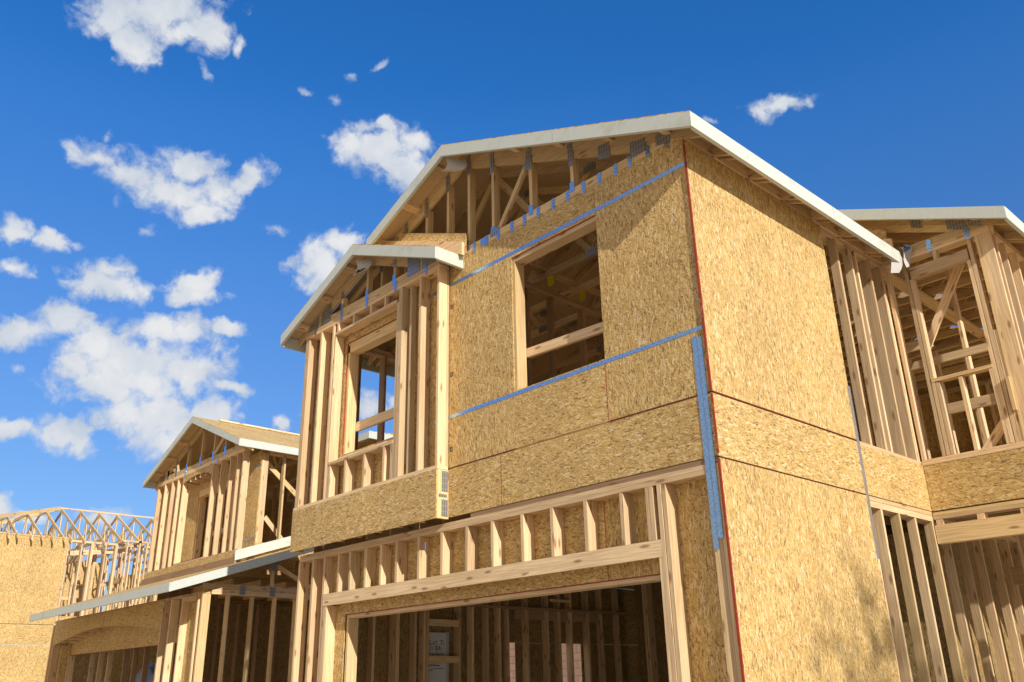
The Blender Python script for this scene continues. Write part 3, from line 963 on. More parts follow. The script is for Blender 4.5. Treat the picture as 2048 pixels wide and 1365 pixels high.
stud_x(H, -.700, FY + .06, .12, 2.40, P6 - .062, 'trimmer', SPF)
stud_x(H, -.128, FY, .12, 3.106, P6 - .004, mat=SPF)
stud_x(H, -.087, FY + .004, .12, 3.18, P6 - .006)
stud_x(H, -.046, FY + .002, .12, 3.18, P6 - .006, mat=SPF)
part_box(H, 'bottom_plate', -.60, -.01, FY, FY + P6, .10, .119)
# boards behind that framing
YB = FY + P6 + .001
panel_x(H, -6.30, -2.76, 2.42, 3.12, y=YB, strands='x')
panel_x(H, -2.756, -1.33, 2.42, 3.12, y=YB, strands='x')
panel_x(H, -1.326, -.66, 2.42, 3.12, y=YB)
panel_x(H, -.655, -.02, .12, 3.12, y=YB)
panel_x(H, -6.30, -5.46, .12, 2.42, y=YB)
obj('red_panel_edge', MB().box(-5.45, -.70, YB - .002, YB + .012, 2.413, 2.419), RED, H)
obj('red_panel_edge', MB().box(-1.331, -1.325, YB - .002, YB + .006, 2.42, 3.1), RED, H)
part_box(H, 'head_plate', -5.44, -.665, YB + .014, YB + .15, 2.375, 2.412)
stud_x(H, -5.44, YB + .014, .12, 2.374, P6, 'trimmer', SPF)
obj('loose_clip', MB().box(-3.738, -3.722, -.006, -.003, 2.95, 3.03), STEEL, H)

# --- floor deck
obj('floor_deck', MB().box(-6.29, -.02, .155, 9.7, 3.70, 3.722), OSB, H)
x = -6.1
k = 0
while x < -.1:
    obj('floor_joist', MB().box(x, x + S, .16, 9.6, 3.24, 3.698, 1), SPF if k % 3 else FIR, H)
    x += .488
    k += 1

# --- right-hand side wall
panel_y(H, -.012, 1.215, Z0, 6.148)
panel_y(H, 1.218, 2.420, Z0, 6.148)
for z0, z1 in ((Z0 + .05, 5.2), (.2, 3.1)):
    obj('red_panel_edge', MB().box(.0112, .0128, 1.2152, 1.2178, z0, z1), RED, H)
panel_y(H, -.012, 2.428, 3.226, 3.742, strands='y', name='rim_panel')
panel_y(H, 2.436, 3.888, 3.226, 3.720, strands='y', name='rim_panel')
panel_y(H, -.012, 1.215, .11, 3.212)
panel_y(H, 1.218, 2.430, .11, 3.212)
obj('metal_strap', MB().box(.0125, .0145, 2.40, 2.455, 2.62, 4.32), GREY_STEEL, H)
part_box(H, 'bottom_plate', -.14, -.002, .16, 3.888, 3.722, 3.7605)
part_box(H, 'bottom_plate', -.14, .006, 2.44, 3.888, 3.7225, 3.760)
part_box(H, 'top_plate', -.14, -.002, .16, 9.0, 6.112, 6.148)
for y in (.5, .9, 1.3, 1.7, 2.1):
    stud_y(H, y, -.002, 3.762, 6.11)
for y in (2.40, 2.735, 3.06, 3.19, 3.52, 3.84):
    stud_y(H, y, -.001, 3.762, 6.11, P4 if y != 3.52 else .12)
stud_y(H, 3.80, -.004, 3.762, 6.11, .13)
# lower part of the side wall
part_box(H, 'top_plate', -.14, .006, 2.44, 3.888, 3.178, 3.219, SPF)
part_box(H, 'top_plate', -.14, .003, 2.44, 7.0, 3.116, 3.175)
for y in (2.44, 2.685, 3.06, 3.445, 3.85):
    stud_y(H, y, 0.0, .12, 3.114, P4, mat=SPF if y in (3.06, 3.85) else FIR)
for y in (4.22, 4.66, 5.1, 5.6, 6.0, 6.4):
    stud_y(H, y, 0.0, .12, 3.114, P4)
for y in (.5, .9, 1.3, 1.7, 2.1):
    stud_y(H, y, -.002, .12, 3.114)
panel_x(H, -2.4, -.16, .12, 3.1, y=4.25, mat=SHADED_OSB)
panel_y(H, 4.2, 7.0, .12, 3.1, x=-.16, mat=SHADED_OSB)

# --- set-back wing
WY = 3.89
WX = 1.21
panel_x(H, .016, 1.30, 3.226, 3.712, y=WY, strands='x', name='rim_panel')
panel_x(H, 1.303, 2.60, 3.226, 3.712, y=WY, strands='x', name='rim_panel')
part_box(H, 'bottom_plate', .01, 2.6, WY - .003, WY + .137, 3.716, 3.755)
part_box(H, 'bottom_plate', .012, 2.6, WY, WY + .137, 3.757, 3.778)
obj('floor_deck', MB().box(-.02, 2.6, WY + .14, 9.7, 3.70, 3.722), OSB, H)
y = WY + .3
while y < 9.6:
    obj('floor_joist', MB().box(.0, 2.6, y, y + S, 3.24, 3.698, 0), SPF, H)
    y += .488
stud_x(H, .012, WY, 3.78, 6.11, P4)
stud_x(H, .235, WY, 3.78, 6.11, P4)
stud_x(H, .275, WY - .003, 3.78, 5.855, P4)
stud_x(H, .322, WY + .002, 3.78, 4.59, P4, 'cripple_stud')
stud_x(H, .565, WY, 3.78, 4.59, P4, 'cripple_stud')
stud_x(H, .880, WY, 3.78, 4.60, P4, 'cripple_stud')
stud_x(H, .920, WY - .002, 3.78, 5.855, P4)
stud_x(H, .962, WY, 3.78, 6.11, P4)
stud_x(H, 1.010, WY + .003, 3.78, 5.0, .10)
stud_x(H, 1.048, WY - .002, 3.78, 6.11, P4, mat=SPF)
part_box(H, 'header', .30, .945, WY - .004, WY + .034, 5.857, 5.995)
part_box(H, 'header', .30, .945, WY + .04, WY + .078, 5.857, 5.995)
part_box(H, 'sill_plate', .285, .920, WY - .006, WY + P4, 4.603, 4.641, SPF)
stud_x(H, .585, WY + .005, 5.998, 6.11, .10, 'cripple_stud')
part_box(H, 'scrap_block', 1.02, 1.055, WY - .036, WY - .004, 4.10, 4.46, SPF)
part_box(H, 'top_plate', .0, WX, WY, WY + P6, 6.112, 6.149)
part_box(H, 'top_plate', .0, WX, WY - .002, WY + P6, 6.151, 6.188)
# corner post and side studs of the wing
obj('corner_post', MB().box(1.09, WX, WY + .001, WY + .04, 3.78, 6.11, 2), FIR, H)
for y in (4.02, 4.30, 4.66, 5.0, 5.4, 5.8, 6.2):
    stud_y(H, y, WX, 3.78, 6.11, P4 if y > 4.1 else P6)
part_box(H, 'top_plate', WX - .14, WX - .001, WY + .15, 9.0, 6.112, 6.188)
zw = lambda x: 6.188 + PITCH * (1.48 - x) - .012 if x > -1.5 else 6.188 + PITCH * 2.98 - .012 - PITCH * (-1.5 - x)
obj('fascia', MB().plumb(-1.5, 1.48, WY - .30, WY - .262, lambda x: zw(x) + .012, .142), FASC, H)
obj('fascia', MB().box(1.442, 1.48, WY - .261, 9.0, zw(1.48) - .131, zw(1.46) + .012, 1), FASC, H)
obj('gable_rail', MB().plumb(-1.5, 1.44, WY + .001, WY + .036, zw, .095), SPF, H)
obj('gable_rail', MB().plumb(-1.5, 1.25, WY + .010, WY + .034, lambda x: zw(x) - .096, .094), SPF, H)
part_box(H, 'bottom_chord', -.2, WX - .04, WY + .007, WY + .042, 6.190, 6.278, SPF)
plate_rect(H, [(.80, 6.30), (1.0, 6.22), (1.0, 6.33), (.80, 6.41)], WY - .001)
plate_rect(H, [(1.02, 6.25), (1.15, 6.20), (1.15, 6.28), (1.02, 6.33)], WY - .001)
plate_rect(H, [(.42, 6.48), (.54, 6.43), (.54, 6.55), (.42, 6.60)], WY - .001)
clip(H, .57, 6.20, WY - .003)
clip(H, .985, 6.19, WY - .003)
for x in (.1, .62, 1.1):
    obj('lookout', MB().plumb(x - .045, x + .045, WY - .261, WY, lambda v: zw(v) - .0005, .042, grain=1), FIR, H)
for y in (4.4, 5.0, 5.6):
    obj('rafter_tail', MB().plumb(WX, 1.441, y, y + S, lambda v: zw(v) - .0005, .10), FIR, H)
roof_sheet(H, -1.5, 1.478, WY - .297, 7.2, zw)
roof_sheet(H, -2.05, -1.5, 3.73, 9.6, zw)
roof_sheet(H, -.35, 1.478, 7.203, 9.6, zw)
roof_sheet(H, -1.5, -.353, 7.75, 9.6, zw)
obj('osb_panel', MB().plumb(-.6, .16, WY - .10, WY - .088, lambda x: zmain(x) + .34, .26), OSB, H)
obj('kerb_board', MB().plumb(-.6, .22, WY - .13, WY - .102, lambda x: zmain(x) + .20, .17), FIR, H)
w0 = make_truss(H, 4.5, -4.0, WX - .02, 6.2, lambda x: (6.188 + PITCH * (1.48 - x) - .013 if x > -1.4 else 6.188 + PITCH * 2.88 - .013 - PITCH * (-1.4 - x)), -1.4, tails=(.02, .24))
for k in range(1, 12):
    copy_tree(w0, H, .42 * k)
obj('brace_board', MB().beam((.16, WY + .30, 5.05), (.78, WY + .33, 6.05), S, .09), FIR, H)
obj('brace_board', MB().beam((-.1, WY + .42, 4.98), (.95, WY + .44, 4.98), S, .09), FIR, H)
obj('brace_board', MB().beam((.05, WY + .55, 4.42), (1.05, WY + .55, 4.42), S, .12), FIR, H)
obj('brace_board', MB().beam((.55, WY + .25, 3.76), (.95, WY + .27, 4.20), S, .09), FIR, H)
obj('brace_board', MB().beam((-.5, WY + .62, 5.30), (.16, WY + .62, 5.28), S, .11), FIR, H)
stud_x(H, .42, WY + .8, 3.73, 6.19, .09)
for x in (-2.9, -2.4, -2.0, -1.6, -1.2, -.8, -.4, 0.0, .4, .8):
    stud_x(H, x, 7.2, 3.73, 6.19, .09, 'partition_stud')
part_box(H, 'partition_plate', -3.0, 1.05, 7.2, 7.29, 6.10, 6.138)
for y in (4.3, 4.7, 5.1, 5.5, 5.9, 6.3, 6.7):
    stud_y(H, y, -2.2, 3.73, 6.19, .09, 'partition_stud')
# porch under the wing
part_box(H, 'porch_beam', .012, 2.6, WY - .012, WY + .09, 2.882, 3.075, SPF)
part_box(H, 'top_plate', .012, 2.6, WY, WY + .13, 3.135, 3.172)
part_box(H, 'top_plate', .012, 2.6, WY + .002, WY + .13, 3.174, 3.210, SPF)
for x in (.035, .45, .86, 1.27, 1.7, 2.1):
    stud_x(H, x, WY + .002, 3.077, 3.133, .10, 'cripple_stud', w=.07)
for x in (2.49, 2.53):
    stud_x(H, x, WY, .12, 2.88)
for x in (.25, .65, .69, 1.1, 1.5, 1.9, 2.3):
    stud_x(H, x, 6.9, .12, 3.1, .09, 'partition_stud')
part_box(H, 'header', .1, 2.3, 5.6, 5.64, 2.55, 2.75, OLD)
part_box(H, 'porch_rail', .45, 1.6, 5.2, 5.24, 1.95, 2.09, FIR)
for x in (.50, .54):
    stud_x(H, x, 4.75, .12, 3.1, .09)

# --- hidden sides that close the house
for y in (.17, .62, 1.05, 1.44, 1.84, 2.24, 2.64):
    stud_y(H, y, -6.16, 3.762, 6.11, .128, mat=OLD if y < 1.2 else FIR)
part_box(H, 'bottom_plate', -6.29, -6.16, .155, 9.6, 3.724, 3.762)
part_box(H, 'top_plate', -6.29, -6.16, .155, 9.6, 6.112, 6.149)
part_box(H, 'top_plate', -6.29, -6.16, .155, 9.6, 6.151, 6.19)
panel_y(H, 2.75, 9.7, 3.74, 6.19, x=-6.29, name='osb_panel')
obj('osb_panel', MB().prism([(-6.3, 3.202), (-2.2, 3.202), (-2.2, 7.14), (-3.14, 7.55), (-6.3, 6.25)], 9.62, 9.632), OSB, H)
for a, b in ((-2.197, -.52), (-.46, .35), (.40, 1.2)):
    panel_x(H, a, b, 3.202, 6.19, y=9.62)
obj('osb_panel', MB().prism([(-2.197, 6.20), (1.2, 6.20), (1.2, 6.26), (-1.5, 7.40), (-2.197, 7.10)], 9.62, 9.632), OSB, H)
for x in (-2.1, -1.7, -1.3, -.9, -.5, -.1, .3, .7, 1.1):
    stud_x(H, x, 9.5, 3.73, 6.11, P4, 'partition_stud')
part_box(H, 'rail_board', -2.19, 1.2, 9.46, 9.498, 4.9, 5.04)
part_box(H, 'top_plate', -2.19, 1.2, 9.5, 9.59, 6.112, 6.188)
panel_x(H, -6.29, 3.0, .12, 3.2, y=9.62, name='osb_panel')
for x in (-6.45, -6.4):
    pass
for y in (.5, 1.0, 1.6, 2.2):
    obj('rafter_tail', MB().plumb(-6.541, -6.29, y, y + S, lambda v: zmain(v) - .0005, .10), FIR, H)
# left wall of the garage
obj('rim_panel', MB().box(-6.305, -6.292, .16, 9.6, 3.103, 3.738, 1), OSB, H)
part_box(H, 'top_plate', -6.29, -6.16, .16, 9.6, 3.121, 3.159, OLD)
part_box(H, 'top_plate', -6.16, -6.10, .9, 6.2, 2.655, 2.69, OLD)
obj('osb_panel', MB().box(-6.305, -6.293, .16, 3.52, .12, 3.1, 2), SHADED_OSB, H)
obj('osb_panel', MB().box(-6.305, -6.293, 3.523, 9.6, 2.19, 3.1, 1), SHADED_OSB, H)
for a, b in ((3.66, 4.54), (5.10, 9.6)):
    obj('osb_panel', MB().box(-6.305, -6.293, a, b, .12, 2.188, 2), SHADED_OSB, H)
for y in (.75, 1.02, 1.40, 1.70, 1.85, 1.895, 2.46, 2.70, 2.98, 3.24, 3.40, 3.79, 4.21, 4.50, 4.74, 5.14, 5.49, 5.9):
    stud_y(H, y, -6.16 - (.0 if y in (.75, 1.02, 1.4, 1.895, 2.46, 2.70, 2.98, 3.79, 4.21, 4.74, 5.14) else .02), .12, 3.119, .12, name='garage_stud')
obj('garage_post', MB().box(-6.28, -6.12, 1.36, 1.40, .12, 3.1, 2), FIR, H)
for z in (2.38, 1.90):
    part_box(H, 'blocking', -6.20, -6.162, 1.90, 2.46, z, z + .09, FIR)
part_box(H, 'blocking', -6.20, -6.162, 4.3, 4.74, 2.80, 2.84, FIR)
part_box(H, 'window_header', -6.25, -6.21, 3.6, 5.4, 2.52, 2.66, OLD)
# back of the garage
panel_x(H, -3.6, -1.0, 2.55, 3.2, y=5.9, strands='x')
panel_x(H, -6.1, -5.3, .12, 3.2, y=6.3, mat=SHADED_OSB)
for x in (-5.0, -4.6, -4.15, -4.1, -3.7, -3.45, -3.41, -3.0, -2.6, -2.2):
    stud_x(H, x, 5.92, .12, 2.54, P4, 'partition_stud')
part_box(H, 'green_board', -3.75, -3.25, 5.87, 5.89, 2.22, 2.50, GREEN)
panel_x(H, -3.2, -.2, .12, 2.6, y=6.6, mat=SHADED_OSB)
stud_x(H, -4.9, 5.0, .12, 3.1, .14)
stud_x(H, -4.85, 5.0, .12, 3.1, .14)


# --- loose ends of building paper
def curl(h, pts_a, pts_b, mat=PAPER, n=10, th=.002, name='paper_flap'):
    """sheet ruled between two polylines"""
    def smooth_line(p):
        out = []
        m = len(p) - 1
        for i in range(n + 1):
            s = i / n * m
            k = min(int(s), m - 1)
            f = s - k
            p0, p1, p2, p3 = (Vector(p[max(0, min(m, k + d))]) for d in (-1, 0, 1, 2))
            out.append(.5 * ((2 * p1) + (p2 - p0) * f + (2 * p0 - 5 * p1 + 4 * p2 - p3) * f * f + (3 * p1 - p0 - 3 * p2 + p3) * f ** 3))
        return out
    A, B = smooth_line(pts_a), smooth_line(pts_b)
    mb = MB()
    nn = Vector((th, -th, 0))
    for o, rev in ((Vector((0, 0, 0)), False), (nn, True)):
        for i in range(n):
            q = [A[i] + o, A[i + 1] + o, B[i + 1] + o, B[i] + o]
            mb.face(list(reversed(q)) if rev else q, [(0, 0), (1, 0), (1, 1), (0, 1)])
    return obj(name, mb, mat, h), A, B


def flap_print(part, A, B, quads, mats):
    for (s0, s1, r0, r1), mt in zip(quads, mats):
        n = len(A) - 1
        mb = MB()
        for (i, j) in [(k, k + 1) for k in range(n) if s0 * n - 1e-6 <= k < s1 * n - 1e-6]:
            q = [A[i].lerp(B[i], r0), A[j].lerp(B[j], r0), A[j].lerp(B[j], r1), A[i].lerp(B[i], r1)]
            q = [p + Vector((.006, -.006, 0)) for p in q]
            mb.face(q, [(0, 0), (1, 0), (1, 1), (0, 1)])
        if mb.f:
            o = obj('print_mark', mb, mt)
            o.parent = part


f, A, B = curl(H, [(.27, 3.74, 6.16), (.31, 3.70, 6.08), (.31, 3.70, 6.00), (.30, 3.66, 5.92), (.28, 3.62, 5.86)],
               [(.25, 3.54, 6.12), (.255, 3.53, 6.04), (.255, 3.52, 5.97), (.25, 3.50, 5.90), (.24, 3.48, 5.83)])
f2, A, B = curl(H, [(.20, 3.72, 6.24), (.30, 3.72, 6.22), (.345, 3.70, 6.12), (.33, 3.69, 6.02), (.35, 3.68, 5.92)],
                [(.18, 3.84, 6.28), (.32, 3.86, 6.29), (.40, 3.85, 6.22), (.375, 3.80, 6.10), (.36, 3.74, 5.95)])
flap_print(f2, A, B, [(0, .3, .15, .6), (.1, .5, .35, .55), (.4, .5, .1, .8)], [INK, INK, BLUE_INK])
f3, A, B = curl(H, [(-3.13, -.26, 7.43), (-3.12, -.24, 7.38), (-3.13, -.23, 7.33), (-3.17, -.24, 7.29), (-3.22, -.25, 7.285)],
                [(-2.98, -.06, 7.39), (-2.96, -.06, 7.34), (-2.965, -.07, 7.295), (-3.01, -.09, 7.27), (-3.09, -.13, 7.265)])
f4, A, B = curl(H, [(-4.86, -.34, 6.71), (-4.83, -.33, 6.65), (-4.84, -.32, 6.59), (-4.88, -.33, 6.53), (-4.89, -.34, 6.50)],
                [(-4.70, -.22, 6.70), (-4.67, -.21, 6.65), (-4.68, -.22, 6.61), (-4.74, -.23, 6.575), (-4.82, -.27, 6.55)])
flap_print(f4, A, B, [(.55, .75, .1, .35), (.55, .65, .4, .7), (.7, .8, .15, .6)], [INK, INK, INK])

# sheet with handwriting leaning in the garage wall
W = thing('writing_board', (-6.25, 2.08, .1), 'grey white sheet with handwritten lot notes between the garage studs', 'board')
obj('sheet', MB().box(-6.262, -6.25, 1.955, 2.31, .12, 2.30), BOARD, W)
obj('edge_trim', MB().box(-6.262, -6.240, 2.312, 2.345, .12, 2.31), PAPER, W)
pen = MB()


def stroke(pts):
    for a, b in zip(pts, pts[1:]):
        A = Vector((-6.2485, a[0], a[1]))
        B = Vector((-6.2485, b[0], b[1]))
        pen.beam(A, B, .007, .002, (1, 0, 0))


def glyph(ch, y, z, s):
    G = {'L': [[(0, 1), (0, 0), (.6, .05)]], 'o': [[(.1, .3), (.3, .6), (.55, .4), (.4, .05), (.15, .08), (.1, .3)]], 't': [[(.3, .95), (.3, .05), (.5, .05)], [(.05, .65), (.6, .68)]],
         '7': [[(0, .95), (.6, 1), (.3, 0)]], '1': [[(.25, 1), (.22, 0)]], 'E': [[(.6, 1), (.05, .98), (.05, 0), (.6, .05)], [(.05, .5), (.5, .52)]],
         'A': [[(0, 0), (.3, 1), (.6, 0)], [(.12, .4), (.5, .4)]], 'O': [[(.3, 1.2), (.75, .9), (.8, .2), (.3, -.2), (-.15, .2), (-.1, .9), (.3, 1.2)]],
         '8': [[(.3, .5), (.05, .8), (.3, 1), (.55, .8), (.3, .5), (.05, .2), (.3, 0), (.55, .2), (.3, .5)]]}
    for st in G.get(ch, []):
        stroke([(y + a * s, z + b * s) for a, b in st])


def scrawl(y0, y1, z, s, seed):
    r = random.Random(seed)
    pts = []
    y = y0
    while y < y1:
        pts.append((y, z + r.choice((0, s, s * .4, s * .1, s * .6))))
        y += s * r.uniform(.25, .5)
    stroke(pts)


for i, ch in enumerate('Lot 71'):
    glyph(ch, 2.02 + i * .043, 2.14, .06)
for i, ch in enumerate('117EA'):
    glyph(ch, 2.02 + i * .038, 2.07, .052)
glyph('O', 1.985, 2.005, .035)
glyph('1', 1.987, 2.008, .03)
scrawl(2.03, 2.28, 2.005, .03, 1)
scrawl(2.07, 2.25, 1.96, .026, 2)
glyph('8', 2.0, 1.915, .035)
scrawl(2.05, 2.22, 1.925, .02, 3)
scrawl(1.98, 2.2, 1.865, .02, 4)
stroke([(1.98, 1.80), (2.1, 1.83), (2.27, 1.835)])
obj('handwriting', pen, INK, W)

# ================================================================== NEXT HOUSE TO THE LEFT
B2 = thing('unfinished_house', (-14.5, 2.0, .1), 'second half-built house, with a small stud-framed gable above an arched porch', 'house', 'unfinished timber houses')
QY = 1.98
z2 = lambda x: 7.255 - PITCH * abs(x + 14.45)
for x in (-16.72, -16.32, -15.92, -15.60, -15.30, -13.82, -13.40, -12.99, -12.66, -12.42):
    stud_x(B2, x, QY, 3.80, 6.11)
part_box(B2, 'top_plate', -16.74, -12.36, QY, QY + P6, 6.112, 6.188)
obj('head_board', MB().prism([(-15.26, 6.10), (-15.26, 5.93), (-14.9, 6.0), (-14.54, 6.02), (-14.2, 6.0), (-13.82, 5.93), (-13.82, 6.10)], QY - .002, QY + .012, grain='x'), OSB, B2)
for x in (-15.2, -14.95, -14.7, -14.45, -14.2, -13.95):
    part_box(B2, 'soffit_block', x, x + .038, QY + .014, 2.33, 5.93, 6.02)
part_box(B2, 'header', -15.14, -13.50, 2.325, 2.45, 5.66, 5.80)
panel_x(B2, -16.7, -15.144, 3.8, 6.15, y=2.33)
panel_x(B2, -13.50, -12.29, 3.8, 6.15, y=2.33)
panel_x(B2, -15.14, -13.504, 3.8, 4.28, y=2.33, strands='x')
panel_x(B2, -15.14, -13.504, 5.80, 6.15, y=2.33, strands='x')
stud_x(B2, -15.135, 2.345, 3.8, 5.66)
stud_x(B2, -14.10, 2.6, 3.8, 6.1, .09)
part_box(B2, 'safety_rail', -14.7, -13.4, 2.48, 2.52, 4.75, 4.85)
part_box(B2, 'sill_plate', -15.26, -13.84, QY - .01, 2.32, 4.13, 4.17)
obj('red_panel_edge', MB().box(-15.25, -13.85, QY - .012, QY - .008, 4.171, 4.182), RED, B2)
stud_y(B2, 2.345, -12.28, 3.8, 6.11)
stud_x(B2, -12.33, 2.342, 3.8, 6.11)
for y in (2.84, 3.25, 3.66, 4.07, 4.9, 5.7):
    stud_y(B2, y, -12.29, 3.8, 6.11, .10, mat=SPF)
part_box(B2, 'top_plate', -12.42, -12.29, 2.5, 9.0, 6.112, 6.188)
panel_y(B2, 2.345, 4.0, 3.8, 4.31, x=-12.265, strands='y')
obj('brace_board', MB().beam((-12.5, 2.5, 6.0), (-12.5, 3.9, 4.9), S, .10), SPF, B2)
obj('brace_board', MB().beam((-12.7, 2.7, 4.9), (-12.7, 3.6, 4.0), S, .10), FIR, B2)
strap_x(B2, -12.62, -12.28, 5.87, 2.3285, .05, mat=GREY_STEEL)
strap_x(B2, -13.3, -12.28, 4.40, 2.3285, .05, mat=GREY_STEEL)
panel_y(B2, 2.6, 9.0, 3.7, 6.15, x=-16.6)
panel_x(B2, -16.7, -12.3, .12, 6.15, y=9.0)
obj('floor_deck', MB().box(-16.7, -12.3, 2.0, 9.0, 3.70, 3.722), OSB, B2)
x = -16.5
while x < -12.4:
    obj('floor_joist', MB().box(x, x + S, 2.2, 8.9, 3.3, 3.698, 1), SPF, B2)
    x += .6
for x in (-15.8, -15.3, -14.8, -14.3, -13.8, -13.3, -12.8):
    stud_x(B2, x, 4.2, 3.73, 6.15, .09, 'partition_stud', OLD)
panel_x(B2, -16.5, -12.45, 3.73, 6.15, y=5.5)
# gable of the second house
gt2 = bpy.data.objects.new('gable_truss', None)
col.objects.link(gt2)
gt2.parent = B2
gt2.matrix_parent_inverse = Matrix.Translation(-BASE[B2.name])


def g2(nm, mb, m=SPF):
    o = obj(nm, mb, m)
    o.parent = gt2
    return o


g2('bottom_chord', MB().box(-16.74, -12.36, QY + .001, QY + S, 6.19, 6.29))
g2('top_chord', MB().plumb(-16.85, -14.45, QY + .002, QY + .036, lambda x: z2(x) - .012, .19))
g2('top_chord', MB().plumb(-14.45, -12.05, QY + .002, QY + .036, lambda x: z2(x) - .012, .19))
for x in (-16.2, -15.76, -15.2, -14.5, -13.87, -13.3):
    g2('web', MB().box(x, x + .045, QY + .003, QY + .07, 6.2905, z2(x) - .19))
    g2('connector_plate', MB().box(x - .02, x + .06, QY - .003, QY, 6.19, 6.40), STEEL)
    g2('connector_plate', MB().box(x - .02, x + .06, QY - .003, QY, z2(x) - .26, z2(x) - .12), PLATE)
g2('web', MB().beam((-16.1, QY + .02, 6.5), (-15.8, QY + .02, 6.31), .034, .07))
g2('web', MB().beam((-13.85, QY + .02, 6.31), (-13.35, QY + .02, 6.66), .034, .07))
g2('connector_plate', MB().box(-16.62, -16.4, QY - .003, QY, 6.22, 6.36), PLATE)
for x in (-15.2, -13.6):
    clip(B2, x, 6.16, QY - .003)
GY = 1.68
obj('fascia', MB().plumb(-16.89, -14.451, GY, GY + S, z2, .14), FASC, B2)
obj('fascia', MB().plumb(-14.449, -12.01, GY, GY + S, z2, .14), FASC, B2)
obj('fascia', MB().box(-12.048, -12.01, GY + S + .001, 9.0, z2(-12.01) - .14, z2(-12.03), 1), FASC, B2)
obj('fascia', MB().box(-16.89, -16.852, GY + S + .001, 9.0, z2(-16.89) - .14, z2(-16.87), 1), FASC, B2)
roof_sheet(B2, -16.89, -14.45, GY + .003, 9.0, z2)
roof_sheet(B2, -14.45, -12.013, GY + .003, 9.0, z2)
obj('ridge_board', MB().box(-14.50, -14.40, 2.3, 9.0, 7.262, 7.30, 1), FIR, B2)
for x in (-16.5, -15.9, -15.3, -13.6, -12.9, -12.4):
    obj('lookout', MB().plumb(x - .045, x + .045, GY + S + .001, QY, lambda v: z2(v) - .001, .05, grain=1), FIR, B2)
t2 = make_truss(B2, 2.6, -16.7, -12.4, 6.2, lambda x: z2(x) - .001, -14.45)
for k in range(1, 4):
    copy_tree(t2, B2, .9 * k)
# lower roof in front
zr = lambda y: 3.225 + .325 * (y + .05)
FX0, FX1 = -17.65, -10.3


def slope_y(h, x0, x1, y0, y1, t=.012, name='roof_sheathing'):
    c = []
    for i in range(8):
        yv = y1 if i & 2 else y0
        c.append((x1 if i & 1 else x0, yv, zr(yv) - (0 if i & 4 else t)))
    mb = MB()
    mb.hexa(c, 0)
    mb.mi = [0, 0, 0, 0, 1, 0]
    return obj(name, mb, [OSB, PLY], h)


slope_y(B2, FX0, FX1 - .002, -.046, 1.97)
slope_y(B2, -12.26, FX1 - .002, 1.973, 3.2)
obj('fascia', MB().box(FX0, FX1, -.05, -.012, 3.09, 3.228, 0), FASC, B2)
obj('fascia', MB().plumb(FX1 - S, FX1, -.0115, 3.2, zr, .142, axis='y', grain=1), FASC, B2)
part_box(B2, 'kerb_board', -16.75, -12.2, 1.90, 1.938, 3.84, 3.99, OLD)
panel_x(B2, -16.75, -12.2, 3.99, 4.14, y=1.94, strands='x')
obj('kerb_fascia', MB().plumb(-12.22, -12.18, 1.90, 3.4, lambda y: zr(y) + .25, .19, axis='y', grain=1), FASC, B2)
for x in (-17.3, -16.7, -16.1, -15.5, -14.9, -14.3, -13.7, -13.1, -12.5, -11.9, -11.3):
    obj('rafter_tail', MB().plumb(x, x + S, -.011, 1.95, lambda y: zr(y) - .0125, .10, axis='y', grain=1), FIR, B2)
# porch with arch
AY = .65
arch = [(-18.15, 3.13), (-18.15, 2.63)]
for i in range(17):
    t = i / 16
    arch.append((-18.10 + t * 5.87, 2.63 + .23 * math.sin(math.pi * t)))
arch += [(-12.22, 2.63), (-12.22, 3.13)]
obj('arch_panel', MB().prism([p for p in arch if p[0] <= -15.1] + [(-15.102, 2.86), (-15.102, 3.13)], AY, AY + .012, grain='x'), OSB, B2)
obj('arch_panel', MB().prism([(-15.097, 3.13), (-15.097, 2.86)] + [p for p in arch if p[0] > -15.05], AY, AY + .012, grain='x'), OSB, B2)
obj('red_panel_edge', MB().box(-15.103, -15.096, AY - .003, AY + .004, 2.87, 3.12), RED, B2)
for i in range(1, 16):
    t = i / 16
    xx, zz = -18.10 + t * 5.87, 2.63 + .23 * math.sin(math.pi * t)
    part_box(B2, 'arch_block', xx - .045, xx + .045, AY + .013, AY + .345, zz + .002, zz + .04, FIR, 1)
obj('arch_panel', MB().box(-18.2, -12.25, AY + .35, AY + .362, 2.43, 3.2, 0), OSB, B2)
obj('red_panel_edge', MB().box(-18.2, -12.25, AY + .348, AY + .364, 2.42, 2.428), RED, B2)
part_box(B2, 'top_plate', -18.3, -10.62, AY + .02, AY + .13, 3.12, 3.16)
for x in (-18.32, -18.12):
    stud_x(B2, x, AY, .12, 3.1, P6)
obj('osb_panel', MB().box(-18.13, -17.95, AY + .15, AY + .35, .12, 2.62, 2), OSB, B2)
stud_x(B2, -17.93, AY + .3, .12, 2.42)
stud_x(B2, -12.215, AY - .004, .12, 3.115, .16)
stud_x(B2, -11.88, AY, .12, 3.115)
stud_x(B2, -11.42, AY, .12, 3.115)
panel_x(B2, -11.38, -10.84, .12, 3.05, y=AY + .12)
part_box(B2, 'header', -11.38, -10.84, AY, AY + .1, 3.04, 3.115)
stud_x(B2, -10.80, AY + .002, .12, 3.115)
obj('red_panel_edge', MB().box(-10.838, -10.805, AY + .08, AY + .10, .12, 3.05), RED, B2)
stud_x(B2, -10.645, AY, .12, 3.115, mat=SPF)
stud_x(B2, -12.4, AY + .5, .12, 3.1)
for x in (-17.45, -16.94, -16.39, -15.48, -14.99, -14.43, -13.79, -13.3, -12.8):
    stud_x(B2, x, AY + .62, .12, 3.2, .10, mat=FIR if x < -16 else OLD)
part_box(B2, 'osb_panel', -16.15, -15.75, 3.0, 3.012, .12, 3.2, OSB, 2)
